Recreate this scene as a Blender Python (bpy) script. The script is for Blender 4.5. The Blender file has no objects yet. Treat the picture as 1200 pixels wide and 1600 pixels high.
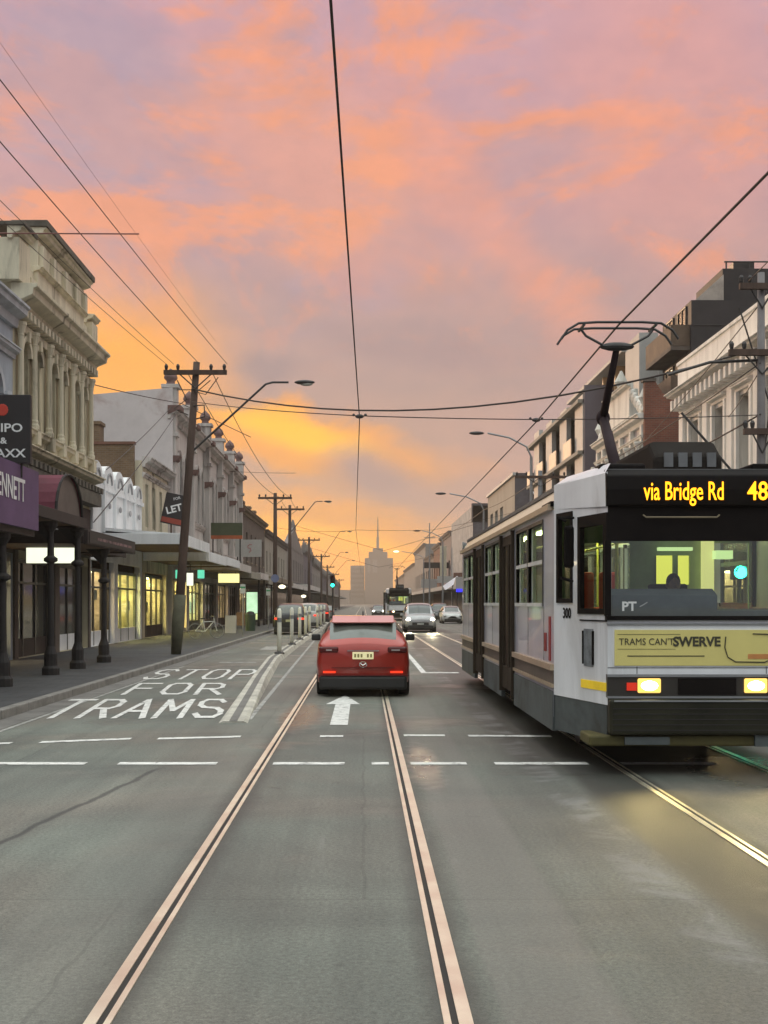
import bpy, bmesh, math, random
from mathutils import Vector, Matrix
random.seed(7)
R = math.radians
PI = math.pi
S = bpy.context.scene
COL = S.collection

# ------------------------------------------------------------------ camera
H_CAM = 1.78
cd = bpy.data.cameras.new('camera')
cd.sensor_fit = 'VERTICAL'
cd.sensor_height = 24.0
cd.sensor_width = 18.0
cd.lens = 24.0 * 1900 / 1600
cd.shift_y = 142 / 1600
cd.shift_x = 32 / 1600
cd.clip_start = 0.1
cd.clip_end = 9000
cam = bpy.data.objects.new('camera', cd)
cam.location = (0, 0, H_CAM)
cam.rotation_euler = (R(90), 0, 0)
COL.objects.link(cam)
S.camera = cam

# ------------------------------------------------------------------ world
SUN_EL, SUN_AZ = R(7), R(-20)         # azimuth measured from +Y (down the street) towards +X
w = bpy.data.worlds.new('World')
S.world = w
w.use_nodes = True
nt = w.node_tree
nt.nodes.clear()


class NG:
    """tiny helper to chain maths nodes"""
    def __init__(s, nt):
        s.nt = nt

    def n(s, t, **k):
        o = s.nt.nodes.new(t)
        for a, b in k.items():
            setattr(o, a, b)
        return o

    def put(s, sock, v):
        if isinstance(v, bpy.types.NodeSocket):
            s.nt.links.new(v, sock)
        else:
            sock.default_value = v

    def m(s, op, a, b=0.0, c=None, clamp=False):
        o = s.n('ShaderNodeMath', operation=op)
        o.use_clamp = clamp
        s.put(o.inputs[0], a)
        s.put(o.inputs[1], b)
        if c is not None:
            s.put(o.inputs[2], c)
        return o.outputs[0]

    def sm(s, x, lo, hi):
        o = s.n('ShaderNodeMapRange', interpolation_type='SMOOTHSTEP')
        s.put(o.inputs[0], x)
        o.inputs[1].default_value = lo
        o.inputs[2].default_value = hi
        o.inputs[3].default_value = 0
        o.inputs[4].default_value = 1
        return o.outputs[0]

    def mix(s, f, a, b, mode='MIX'):
        o = s.n('ShaderNodeMix', data_type='RGBA', blend_type=mode)
        s.put(o.inputs[0], f)
        s.put(o.inputs[6], a if isinstance(a, bpy.types.NodeSocket) else (*a, 1))
        s.put(o.inputs[7], b if isinstance(b, bpy.types.NodeSocket) else (*b, 1))
        return o.outputs[2]

    def noise(s, vec, scale, detail=4, rough=.5, dist=0.0, out=0):
        o = s.n('ShaderNodeTexNoise')
        if vec is not None:
            s.put(o.inputs['Vector'], vec)
        o.inputs['Scale'].default_value = scale
        o.inputs['Detail'].default_value = detail
        o.inputs['Roughness'].default_value = rough
        o.inputs['Distortion'].default_value = dist
        return o.outputs[out]

    def ramp(s, f, stops):
        o = s.n('ShaderNodeValToRGB')
        e = o.color_ramp.elements
        while len(e) > 1:
            e.remove(e[-1])
        e[0].position = stops[0][0]
        e[0].color = (*stops[0][1], 1)
        for p, c in stops[1:]:
            q = e.new(p)
            q.color = (*c, 1)
        s.put(o.inputs[0], f)
        return o.outputs[0]

    def comb(s, x, y, z):
        o = s.n('ShaderNodeCombineXYZ')
        s.put(o.inputs[0], x); s.put(o.inputs[1], y); s.put(o.inputs[2], z)
        return o.outputs[0]


g = NG(nt)
tc = g.n('ShaderNodeTexCoord')
sep = g.n('ShaderNodeSeparateXYZ')
nt.links.new(tc.outputs['Generated'], sep.inputs[0])
dx, dy, dz = sep.outputs
el = g.m('ARCSINE', dz)                       # elevation, radians
az = g.m('ARCTAN2', dx, dy)                   # azimuth from +Y
zc = g.m('ADD', g.m('MAXIMUM', dz, 0.0), 0.16)
cx_ = g.m('DIVIDE', dx, zc)
cy_ = g.m('DIVIDE', dy, zc)
cp = g.comb(cx_, g.m('MULTIPLY', cy_, .8), 3.7)   # cloud sheet, a flat layer overhead
ang = g.comb(g.m('MULTIPLY', az, 1.0), g.m('MULTIPLY', el, 1.6), 0.3)
wob = g.noise(ang, 9.0, 3, .55)
base = g.ramp(g.m('MULTIPLY', el, 1.0), [
    (0.0, (1.00, .52, .24)), (.03, (1.02, .50, .18)), (.07, (.70, .37, .22)), (.12, (.55, .33, .26)),
    (.18, (.435, .295, .285)), (.25, (.45, .295, .305)), (.33, (.54, .31, .34)), (.48, (.55, .33, .40)),
    (.7, (.62, .56, .62)), (1.0, (.70, .74, .78))])
# salmon streaks high up
n1 = g.noise(cp, 1.9, 9, .62, .9)
n1b = g.noise(ang, 7.5, 8, .62, .8)
s1 = g.sm(g.m('ADD', g.m('MULTIPLY', n1, .6), g.m('MULTIPLY', n1b, .4)),   .470, .560)
hi = g.m('MULTIPLY', g.sm(el, .17, .29), g.m('SUBTRACT', 1.0, g.sm(el, .55, .9)))
c = g.mix(g.m('MULTIPLY', g.m('MULTIPLY', s1, hi), .85), base, (.84, .315, .175))
# blue-mauve gaps
n2 = g.noise(cp, 1.9, 6, .6, .3)
s2 = g.sm(n2, .50, .62)
c = g.mix(g.m('MULTIPLY', g.m('MULTIPLY', s2, hi), .70), c, (.385, .30, .39))


def blob(u, v, su, sv, rot=0.0, soft=1.0):
    """soft elliptical bank of cloud at azimuth u / elevation v"""
    a = g.m('SUBTRACT', az, u)
    b = g.m('SUBTRACT', el, v)
    a = g.m('ADD', a, g.m('MULTIPLY', g.m('SUBTRACT', wob, .5), .10 * soft))
    b = g.m('ADD', b, g.m('MULTIPLY', g.m('SUBTRACT', n1b, .5), .09 * soft))
    cr, sr = math.cos(rot), math.sin(rot)
    p = g.m('ADD', g.m('MULTIPLY', a, cr), g.m('MULTIPLY', b, sr))
    q = g.m('SUBTRACT', g.m('MULTIPLY', b, cr), g.m('MULTIPLY', a, sr))
    p = g.m('POWER', g.m('ABSOLUTE', g.m('DIVIDE', p, su)), 2.0)
    q = g.m('POWER', g.m('ABSOLUTE', g.m('DIVIDE', q, sv)), 2.0)
    return g.m('SUBTRACT', 1.0, g.sm(g.m('SQRT', g.m('ADD', p, q)), .25, 1.25))


# broad salmon field and the orange afterglow above the roofs
c = g.mix(g.m('MULTIPLY', blob(-.02, .335, .17, .08, -.5), .45), c, (.86, .35, .20))
c = g.mix(g.m('MULTIPLY', blob(.24, .38, .09, .16, .25), .35), c, (.82, .33, .24))
c = g.mix(g.m('MULTIPLY', blob(.10, .31, .17, .035, -.9), .45), c, (.82, .33, .24))
c = g.mix(g.m('MULTIPLY', blob(-.21, .175, .12, .085), 1.0), c, (1.05, .41, .05))
c = g.mix(g.m('MULTIPLY', blob(-.10, .140, .12, .028, -.12), .95), c, (1.05, .40, .045))
c = g.mix(g.m('MULTIPLY', blob(-.01, .118, .15, .03, -.30), .95), c, (.98, .39, .075))
c = g.mix(g.m('MULTIPLY', blob(-.052, .138, .075, .015, -.28, .45), 1.0), c, (1.25, .62, .02))
c = g.mix(g.m('MULTIPLY', blob(.20, .09, .17, .09), .75), c, (.50, .32, .32))
c = g.mix(g.m('MULTIPLY', blob(-.045, .06, .13, .03, -.2), .9), c, (1.10, .43, .05))
c = g.mix(g.m('MULTIPLY', blob(-.03, .052, .09, .013, -.22, .4), 1.0), c, (1.5, .66, .02))
c = g.mix(g.m('MULTIPLY', blob(-.04, .025, .10, .04, 0, .4), .9), c, (1.4, .58, .08))
# grey-mauve banks
c = g.mix(g.m('MULTIPLY', blob(-.075, .19, .036, .017, .1, .6), .75), c, (.31, .235, .265))
c = g.mix(g.m('MULTIPLY', blob(.05, .205, .08, .020, -.1, .6), .75), c, (.36, .255, .275))
c = g.mix(g.m('MULTIPLY', blob(-.115, .163, .05, .008, 0, .4), .6), c, (.42, .26, .22))
c = g.mix(g.m('MULTIPLY', blob(.012, .100, .05, .024, -.45, .5), .95), c, (.40, .275, .285))
c = g.mix(g.m('MULTIPLY', blob(.085, .085, .09, .022, .1, .6), .75), c, (.45, .30, .29))
c = g.mix(g.m('MULTIPLY', blob(.17, .155, .05, .02, .4, .6), .5), c, (.42, .30, .32))
# fine texture
n3 = g.noise(ang, 26.0, 4, .6)
c = g.mix(.35, c, g.mix(1.0, c, g.ramp(n3, [(.3, (.78, .82, .90)), (.7, (1.2, 1.1, 1.0))]), 'MULTIPLY'))
# away from the sunset (east half and overhead) the unseen sky is made brighter and cool to light the road
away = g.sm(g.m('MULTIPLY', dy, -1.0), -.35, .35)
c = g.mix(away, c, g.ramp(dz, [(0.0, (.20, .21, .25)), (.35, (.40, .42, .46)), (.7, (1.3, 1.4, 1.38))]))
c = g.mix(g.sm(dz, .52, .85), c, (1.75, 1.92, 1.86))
sky = g.n('ShaderNodeTexSky', sky_type='NISHITA')
sky.sun_disc = False
sky.sun_elevation = SUN_EL
sky.sun_rotation = SUN_AZ
sky.sun_intensity = .4
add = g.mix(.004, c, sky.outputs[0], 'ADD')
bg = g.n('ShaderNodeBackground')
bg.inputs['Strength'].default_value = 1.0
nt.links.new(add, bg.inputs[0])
out = g.n('ShaderNodeOutputWorld')
nt.links.new(bg.outputs[0], out.inputs[0])

# ------------------------------------------------------------------ sun
sl = bpy.data.lights.new('sun', 'SUN')
sl.energy = 2.4
sl.angle = R(12)
sl.color = (1.0, .66, .40)
so = bpy.data.objects.new('sun', sl)
d = Vector((math.sin(SUN_AZ) * math.cos(SUN_EL), math.cos(SUN_AZ) * math.cos(SUN_EL), math.sin(SUN_EL)))
so.rotation_euler = d.to_track_quat('Z', 'Y').to_euler()
COL.objects.link(so)

S.view_settings.view_transform = 'Standard'
S.view_settings.look = 'None'
S.view_settings.exposure = 0.14
S.view_settings.gamma = 1.0
S.view_settings.use_curve_mapping = False
S.cycles.max_bounces = 7
S.cycles.diffuse_bounces = 3
S.cycles.glossy_bounces = 3
S.cycles.transparent_max_bounces = 12
S.cycles.volume_bounces = 0
S.cycles.sample_clamp_indirect = 4
S.cycles.caustics_reflective = False
S.cycles.caustics_refractive = False
S.cycles.use_denoising = True


# ------------------------------------------------------------------ helpers
def ident(p):
    return p


class MB:
    def __init__(s, T=None):
        s.v, s.f, s.T = [], [], T or ident

    def add(s, vs, fs):
        b = len(s.v)
        s.v += [tuple(s.T(tuple(p))) for p in vs]
        s.f += [tuple(i + b for i in f) for f in fs]
        return s

    def poly(s, *p):
        return s.add(p, [tuple(range(len(p)))])

    def box(s, x0, x1, y0, y1, z0, z1):
        return s.add([(x0, y0, z0), (x1, y0, z0), (x1, y1, z0), (x0, y1, z0), (x0, y0, z1), (x1, y0, z1), (x1, y1, z1), (x0, y1, z1)],
                     [(0, 3, 2, 1), (4, 5, 6, 7), (0, 1, 5, 4), (1, 2, 6, 5), (2, 3, 7, 6), (3, 0, 4, 7)])

    def tube(s, p, q, r0, r1=None, n=8, cap=True):
        return s.path([p, q], [r0, r0 if r1 is None else r1], n, cap)

    def path(s, pts, r, n=8, cap=True):
        pts = [Vector(p) for p in pts]
        if not isinstance(r, (list, tuple)):
            r = [r] * len(pts)
        vs, fs = [], []
        prev = None
        for i, p in enumerate(pts):
            a = pts[max(i - 1, 0)]
            b = pts[min(i + 1, len(pts) - 1)]
            t = (b - a).normalized()
            if prev is None:
                up = Vector((0, 0, 1)) if abs(t.z) < .9 else Vector((0, 1, 0))
                X = t.cross(up).normalized()
            else:
                X = (prev - t * prev.dot(t)).normalized()
            prev = X
            Y = t.cross(X)
            for k in range(n):
                an = 2 * PI * k / n
                vs.append(p + X * math.cos(an) * r[i] + Y * math.sin(an) * r[i])
        for i in range(len(pts) - 1):
            for k in range(n):
                fs.append((i * n + k, i * n + (k + 1) % n, (i + 1) * n + (k + 1) % n, (i + 1) * n + k))
        if cap:
            fs.append(tuple(range(n))[::-1])
            fs.append(tuple((len(pts) - 1) * n + k for k in range(n)))
        return s.add(vs, fs)

    def lathe(s, cx, cy, prof, n=12):
        vs, fs = [], []
        for r, z in prof:
            for k in range(n):
                a = 2 * PI * k / n
                vs.append((cx + r * math.cos(a), cy + r * math.sin(a), z))
        for i in range(len(prof) - 1):
            for k in range(n):
                fs.append((i * n + k, i * n + (k + 1) % n, (i + 1) * n + (k + 1) % n, (i + 1) * n + k))
        fs.append(tuple(range(n))[::-1])
        fs.append(tuple((len(prof) - 1) * n + k for k in range(n)))
        return s.add(vs, fs)

    def ext(s, prof, x0, x1):
        """profile [(y,z)] extruded along x"""
        n = len(prof)
        vs = [(x0, y, z) for y, z in prof] + [(x1, y, z) for y, z in prof]
        fs = [tuple(range(n)), tuple(range(n, 2 * n))[::-1]] + [(k, k + n, (k + 1) % n + n, (k + 1) % n) for k in range(n)]
        return s.add(vs, fs)

    def exty(s, prof, y0, y1):
        """profile [(x,z)] extruded along y"""
        n = len(prof)
        vs = [(x, y0, z) for x, z in prof] + [(x, y1, z) for x, z in prof]
        fs = [tuple(range(n)), tuple(range(n, 2 * n))[::-1]] + [(k, k + n, (k + 1) % n + n, (k + 1) % n) for k in range(n)]
        return s.add(vs, fs)

    def extz(s, prof, z0, z1):
        n = len(prof)
        vs = [(x, y, z0) for x, y in prof] + [(x, y, z1) for x, y in prof]
        fs = [tuple(range(n)), tuple(range(n, 2 * n))[::-1]] + [(k, k + n, (k + 1) % n + n, (k + 1) % n) for k in range(n)]
        return s.add(vs, fs)

    def ell(s, c, r, n=12, m=8):
        vs, fs = [], []
        for i in range(m + 1):
            ph = -PI / 2 + PI * i / m
            for k in range(n):
                a = 2 * PI * k / n
                vs.append((c[0] + r[0] * math.cos(ph) * math.cos(a), c[1] + r[1] * math.cos(ph) * math.sin(a), c[2] + r[2] * math.sin(ph)))
        for i in range(m):
            for k in range(n):
                fs.append((i * n + k, i * n + (k + 1) % n, (i + 1) * n + (k + 1) % n, (i + 1) * n + k))
        return s.add(vs, fs)

    def build(s, name, mat, parent=None, smooth=False, bevel=0.0, fix=True, loc=None, sub=0):
        me = bpy.data.meshes.new(name)
        me.from_pydata(s.v, [], s.f)
        if fix:
            bm = bmesh.new()
            bm.from_mesh(me)
            if smooth:
                bmesh.ops.remove_doubles(bm, verts=bm.verts, dist=1e-5)
            bmesh.ops.recalc_face_normals(bm, faces=bm.faces)
            bm.to_mesh(me)
            bm.free()
        me.materials.append(mat)
        if smooth:
            for p in me.polygons:
                p.use_smooth = True
        o = bpy.data.objects.new(name, me)
        COL.objects.link(o)
        if parent:
            o.parent = parent
        if loc:
            o.location = loc
        if bevel:
            b = o.modifiers.new('bevel', 'BEVEL')
            b.width = bevel
            b.segments = 2
            b.limit_method = 'ANGLE'
            b.angle_limit = R(40)
        if sub:
            m = o.modifiers.new('sub', 'SUBSURF')
            m.levels = m.render_levels = sub
        return o


def empty(name, loc, label=None, cat=None, group=None, rz=0):
    o = bpy.data.objects.new(name, None)
    o.empty_display_size = .2
    o.location = loc
    o.rotation_euler = (0, 0, rz)
    COL.objects.link(o)
    tag(o, label, cat, group)
    return o


def tag(o, label=None, cat=None, group=None, kind=None):
    if label: o['label'] = label
    if cat: o['category'] = cat
    if group: o['group'] = group
    if kind: o['kind'] = kind
    return o


def copy_tree(o, parent=None):
    c = o.copy()
    COL.objects.link(c)
    c.parent = parent
    for ch in list(o.children):
        copy_tree(ch, c)
    return c


def text_mesh(name, s, size, mat, parent, M, ext=.002, offset=0.0, sx=1.0, align='CENTER', fill='FULL', spacing=1.0):
    """lettering as a mesh: M maps text plane (x right, y up, z out) to the parent's space"""
    cu = bpy.data.curves.new(name, 'FONT')
    cu.body = s
    cu.size = size
    cu.align_x = align
    cu.align_y = 'CENTER'
    cu.extrude = ext
    cu.offset = offset
    cu.resolution_u = 3
    cu.space_character = spacing
    if fill == 'FRONT': cu.dimensions = '2D'; cu.fill_mode = 'FRONT'
    t = bpy.data.objects.new(name, cu)
    COL.objects.link(t)
    bpy.context.view_layer.update()
    dg = bpy.context.evaluated_depsgraph_get()
    me = bpy.data.meshes.new_from_object(t.evaluated_get(dg))
    bpy.data.objects.remove(t)
    bpy.data.curves.remove(cu)
    me.transform(M @ Matrix.Diagonal((sx, 1, 1, 1)))
    me.materials.clear()
    me.materials.append(mat)
    me.name = name
    o = bpy.data.objects.new(name, me)
    COL.objects.link(o)
    if parent: o.parent = parent
    return o


def frame_m(o, x, y):
    """matrix with origin o, text x axis and y axis"""
    x = Vector(x).normalized(); y = Vector(y).normalized(); z = x.cross(y)
    return Matrix(((x.x, y.x, z.x, o[0]), (x.y, y.y, z.y, o[1]), (x.z, y.z, z.z, o[2]), (0, 0, 0, 1)))


# ------------------------------------------------------------------ materials
MATS = {}


def mat(name, col, rough=.7, metal=0.0, var=.25, scale=1.5, bump=0.0, bscale=20.0, emit=None, estr=0.0, spec=.5,
        stain=None, stain_amt=.5, rvar=0.0, coat=0.0, coords='Object', streak=False):
    if name in MATS: return MATS[name]
    m = bpy.data.materials.new(name)
    m.use_nodes = True
    t = m.node_tree
    q = NG(t)
    b = t.nodes['Principled BSDF']
    b.inputs['Roughness'].default_value = rough
    b.inputs['Metallic'].default_value = metal
    b.inputs['Specular IOR Level'].default_value = spec
    b.inputs['Coat Weight'].default_value = coat
    tcn = q.n('ShaderNodeTexCoord')
    vec = tcn.outputs[coords]
    if streak:
        mp = q.n('ShaderNodeMapping')
        mp.inputs['Scale'].default_value = (1, 1, .18)
        t.links.new(vec, mp.inputs[0])
        vec = mp.outputs[0]
    n = q.noise(vec, scale, 5, .6)
    c = q.ramp(n, [(.3, tuple(x * (1 - var) for x in col)), (.7, tuple(min(1, x * (1 + var)) for x in col))])
    n_f = q.noise(vec, scale * 9, 3, .6)
    c = q.mix(.5, c, q.mix(1.0, c, q.ramp(n_f, [(.3, (1 - var * .6,) * 3), (.7, (1 + var * .4,) * 3)]), 'MULTIPLY'))
    if stain:
        n2 = q.sm(q.noise(vec, scale * .55, 6, .65, 1.0), .52, .68)
        c = q.mix(q.m('MULTIPLY', n2, stain_amt), c, stain)
    t.links.new(c, b.inputs['Base Color'])
    if rvar:
        rr = q.m('ADD', q.m('MULTIPLY', q.m('SUBTRACT', n, .5), rvar * 2), rough, clamp=True)
        t.links.new(rr, b.inputs['Roughness'])
    if bump:
        bn = q.n('ShaderNodeBump')
        bn.inputs['Strength'].default_value = bump
        bn.inputs['Distance'].default_value = .01
        t.links.new(q.noise(vec, bscale, 4, .6), bn.inputs['Height'])
        t.links.new(bn.outputs[0], b.inputs['Normal'])
    if emit:
        b.inputs['Emission Color'].default_value = (*emit, 1)
        b.inputs['Emission Strength'].default_value = estr
    MATS[name] = m
    return m


def brick_mat(name, c1, c2, mortar, sc=1.0, rough=.9, bw=.24, bh=.085, flat=False):
    if name in MATS: return MATS[name]
    m = bpy.data.materials.new(name); m.use_nodes = True
    t = m.node_tree; q = NG(t); b = t.nodes['Principled BSDF']
    b.inputs['Roughness'].default_value = rough
    tcn = q.n('ShaderNodeTexCoord')
    sp = q.n('ShaderNodeSeparateXYZ'); t.links.new(tcn.outputs['Object'], sp.inputs[0])
    v = q.comb(sp.outputs[0], sp.outputs[1], 0.0) if flat else q.comb(q.m('ADD', sp.outputs[0], sp.outputs[1]), sp.outputs[2], 0.0)
    br = q.n('ShaderNodeTexBrick')
    t.links.new(v, br.inputs[0])
    br.inputs['Color1'].default_value = (*c1, 1); br.inputs['Color2'].default_value = (*c2, 1); br.inputs['Mortar'].default_value = (*mortar, 1)
    br.inputs['Scale'].default_value = 1.0 / sc
    br.inputs['Brick Width'].default_value = bw; br.inputs['Row Height'].default_value = bh; br.inputs['Mortar Size'].default_value = .01
    n = q.noise(tcn.outputs['Object'], .8, 5, .6)
    c = q.mix(1.0, br.outputs[0], q.ramp(n, [(.3, (.7, .7, .7)), (.7, (1.25, 1.25, 1.25))]), 'MULTIPLY')
    t.links.new(c, b.inputs['Base Color'])
    MATS[name] = m
    return m


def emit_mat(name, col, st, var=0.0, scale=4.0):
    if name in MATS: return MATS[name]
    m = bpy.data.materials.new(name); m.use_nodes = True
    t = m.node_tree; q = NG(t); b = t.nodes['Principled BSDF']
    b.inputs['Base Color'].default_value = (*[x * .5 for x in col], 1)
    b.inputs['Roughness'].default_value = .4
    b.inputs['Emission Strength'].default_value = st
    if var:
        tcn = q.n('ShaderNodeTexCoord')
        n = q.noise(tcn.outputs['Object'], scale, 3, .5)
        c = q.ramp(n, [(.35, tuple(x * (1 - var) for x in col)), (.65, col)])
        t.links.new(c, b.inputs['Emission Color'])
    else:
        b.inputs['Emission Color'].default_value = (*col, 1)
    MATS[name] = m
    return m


def glass_mat(name, tint=(.8, .9, .85), refl_rough=.03, amount=None):
    """thin window glass: see-through with a Fresnel reflection"""
    if name in MATS: return MATS[name]
    m = bpy.data.materials.new(name); m.use_nodes = True
    t = m.node_tree; q = NG(t); t.nodes.clear()
    tr = q.n('ShaderNodeBsdfTransparent'); tr.inputs[0].default_value = (*tint, 1)
    gl = q.n('ShaderNodeBsdfGlossy'); gl.inputs['Roughness'].default_value = refl_rough
    gl.inputs['Color'].default_value = (.9, .9, .9, 1)
    # Schlick reflectance, the same from both sides of the thin pane
    gm = q.n('ShaderNodeNewGeometry')
    dt = q.n('ShaderNodeVectorMath', operation='DOT_PRODUCT')
    t.links.new(gm.outputs['Normal'], dt.inputs[0]); t.links.new(gm.outputs['Incoming'], dt.inputs[1])
    k_ = q.m('POWER', q.m('SUBTRACT', 1.0, q.m('ABSOLUTE', dt.outputs['Value']), clamp=True), 5.0)
    f = q.m('ADD', q.m('MULTIPLY', k_, .9), .05 + (amount or 0), clamp=True)
    mx = q.n('ShaderNodeMixShader')
    t.links.new(f, mx.inputs[0]); t.links.new(tr.outputs[0], mx.inputs[1]); t.links.new(gl.outputs[0], mx.inputs[2])
    o = q.n('ShaderNodeOutputMaterial'); t.links.new(mx.outputs[0], o.inputs[0])
    MATS[name] = m
    return m


def asphalt():
    m = bpy.data.materials.new('asphalt'); m.use_nodes = True
    t = m.node_tree; q = NG(t); b = t.nodes['Principled BSDF']
    gm = q.n('ShaderNodeNewGeometry')
    P = gm.outputs['Position']
    mp = q.n('ShaderNodeMapping'); mp.inputs['Scale'].default_value = (1.0, .16, 1.0); t.links.new(P, mp.inputs[0])
    big = q.noise(mp.outputs[0], .55, 5, .6, .6)
    pat = q.noise(P, .35, 4, .6, .8)
    fine = q.noise(P, 34, 4, .75)
    grit = q.noise(P, 120, 3, .8)
    c = q.ramp(big, [(.30, (.100, .105, .098)), (.5, (.135, .139, .128)), (.72, (.175, .176, .163))])
    c = q.mix(.75, c, q.mix(1.0, c, q.ramp(pat, [(.3, (.60, .60, .62)), (.7, (1.3, 1.3, 1.26))]), 'MULTIPLY'))
    c = q.mix(1.0, c, q.ramp(fine, [(.28, (.52, .52, .52)), (.72, (1.45, 1.45, 1.45))]), 'MULTIPLY')
    c = q.mix(1.0, c, q.ramp(grit, [(.32, (.60, .60, .60)), (.68, (1.42, 1.42, 1.42))]), 'MULTIPLY')
    # tyre-polished dark band and tar seams along the tram tracks
    sp = q.n('ShaderNodeSeparateXYZ'); t.links.new(P, sp.inputs[0])
    X, Y = sp.outputs[0], sp.outputs[1]
    wx = q.m('ADD', X, q.m('MULTIPLY', q.m('SUBTRACT', big, .5), .25))
    # darker bed of the opposite track
    tint = q.sm(q.noise(P, .22, 3, .5, .5), .40, .60)
    c = q.mix(1.0, c, q.mix(tint, (1.10, 1.0, .93), (.95, 1.02, .97)), 'MULTIPLY')
    bed = q.m('MULTIPLY', q.sm(wx, 2.0, 2.2), q.m('SUBTRACT', 1.0, q.sm(wx, 2.80, 2.95)))
    bed2 = q.m('MULTIPLY', q.sm(wx, 3.9, 4.1), q.m('SUBTRACT', 1.0, q.sm(wx, 4.7, 4.95)))
    under_tram = q.m('MULTIPLY', q.m('MULTIPLY', q.sm(wx, 1.5, 1.9), q.m('SUBTRACT', 1.0, q.sm(wx, 5.2, 5.5))), q.sm(Y, 11.5, 13.5))  # shade under the tram painted in, from its front on
    bed = q.m('MAXIMUM', q.m('MAXIMUM', bed, q.m('MULTIPLY', bed2, .7)), q.m('MULTIPLY', under_tram, .8))
    bed = q.m('MULTIPLY', bed, q.m('ADD', .55, q.m('MULTIPLY', pat, .7)), clamp=True)
    c = q.mix(q.m('MULTIPLY', bed, .85), c, (.032, .031, .027))
    edge = q.m('MULTIPLY', q.sm(wx, 1.62, 1.80), q.m('SUBTRACT', 1.0, q.sm(wx, 1.95, 2.05)))
    edge = q.m('MULTIPLY', edge, q.sm(q.noise(P, 1.1, 5, .65, .8), .45, .62))
    c = q.mix(q.m('MULTIPLY', edge, .55), c, (.25, .245, .24))
    for xr in (-1.125, .402, 2.775, 4.302):
        rd = q.m('ABSOLUTE', q.m('SUBTRACT', wx, xr + .0))
        gr = q.m('SUBTRACT', 1.0, q.sm(q.m('ADD', rd, q.m('MULTIPLY', q.noise(P, 5.0, 4, .7), .12)), .10, .24))
        c = q.mix(q.m('MULTIPLY', gr, .62), c, (.045, .042, .038))
    # squarish utility repairs and joints
    jt = q.n('ShaderNodeTexBrick')
    jt.offset = .37; jt.inputs['Scale'].default_value = 1.0; jt.inputs['Brick Width'].default_value = 3.9; jt.inputs['Row Height'].default_value = 9.3
    jt.inputs['Mortar Size'].default_value = .012; jt.inputs['Color1'].default_value = (.86, .86, .87, 1); jt.inputs['Color2'].default_value = (1.12, 1.11, 1.09, 1); jt.inputs['Mortar'].default_value = (.55, .55, .55, 1)
    jv = q.n('ShaderNodeVectorMath', operation='ADD')
    t.links.new(q.comb(q.m('ADD', X, q.m('MULTIPLY', q.m('SUBTRACT', q.noise(P, 1.5, 3, .6), .5), .12)), q.m('ADD', Y, 2.0), 0.0), jt.inputs[0])
    c = q.mix(.55, c, q.mix(1.0, c, jt.outputs[0], 'MULTIPLY'))
    # oil drips between the rails and on the lane
    oil = q.sm(q.noise(P, 2.6, 4, .6, .4), .66, .74)
    c = q.mix(q.m('MULTIPLY', oil, .5), c, (.045, .043, .04))
    lng = q.n('ShaderNodeMapping'); lng.inputs['Scale'].default_value = (3.2, .07, 1.0); t.links.new(P, lng.inputs[0])
    wear = q.noise(lng.outputs[0], .8, 5, .6)
    c = q.mix(.7, c, q.mix(1.0, c, q.ramp(wear, [(.32, (.76, .76, .77)), (.68, (1.22, 1.22, 1.20))]), 'MULTIPLY'))
    # pale repaired strip, pinkish concrete
    st = q.m('MULTIPLY', q.sm(wx, .55, .62), q.m('SUBTRACT', 1.0, q.sm(wx, 1.10, 1.2)))
    c = q.mix(q.m('MULTIPLY', st, .35), c, (.20, .18, .165))
    st2 = q.m('MULTIPLY', q.sm(wx, -1.95, -1.85), q.m('SUBTRACT', 1.0, q.sm(wx, -1.35, -1.25)))
    c = q.mix(q.m('MULTIPLY', st2, .22), c, (.19, .185, .165))
    # worn scuffs
    sc = q.sm(q.noise(mp.outputs[0], 2.2, 6, .7, 1.2), .62, .74)
    c = q.mix(q.m('MULTIPLY', sc, .30), c, (.24, .235, .22))
    # tar seam running diagonally on the left
    sx = q.m('ADD', X, q.m('MULTIPLY', q.m('SUBTRACT', q.noise(P, 1.3, 3, .5), .5), .16))
    seam = q.m('ABSOLUTE', q.m('SUBTRACT', sx, q.m('ADD', -2.95, q.m('MULTIPLY', q.m('SUBTRACT', Y, 7.0), .125))))
    seam = q.m('MULTIPLY', q.m('SUBTRACT', 1.0, q.sm(seam, .012, .05)), q.m('SUBTRACT', 1.0, q.sm(Y, 12.8, 13.4)))
    c = q.mix(q.m('MULTIPLY', seam, .75), c, (.03, .03, .03))
    t.links.new(c, b.inputs['Base Color'])
    # damp glossy patches
    wet = q.sm(q.noise(P, .45, 4, .55, .5), .56, .68)
    rg = q.m('SUBTRACT', .60, q.m('MULTIPLY', wet, .20))
    rg = q.m('ADD', rg, q.m('MULTIPLY', q.m('SUBTRACT', big, .5), .25), clamp=True)
    # polished spots by the rails just ahead
    def spot(cx, cy, rx, ry):
        a = q.m('DIVIDE', q.m('SUBTRACT', X, cx), rx); bb = q.m('DIVIDE', q.m('SUBTRACT', Y, cy), ry)
        dd = q.m('SQRT', q.m('ADD', q.m('MULTIPLY', a, a), q.m('MULTIPLY', bb, bb)))
        dd = q.m('ADD', dd, q.m('MULTIPLY', q.m('SUBTRACT', q.noise(P, 3.5, 4, .6), .5), .9))
        return q.m('SUBTRACT', 1.0, q.sm(dd, .5, 1.1))
    sp_ = q.m('MAXIMUM', spot(.66, 13.4, .22, 2.2), spot(-.95, 19.3, .42, 2.8))
    rg = q.m('SUBTRACT', rg, q.m('MULTIPLY', sp_, .32))
    rg = q.m('SUBTRACT', rg, q.m('MULTIPLY', bed, .14))
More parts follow.
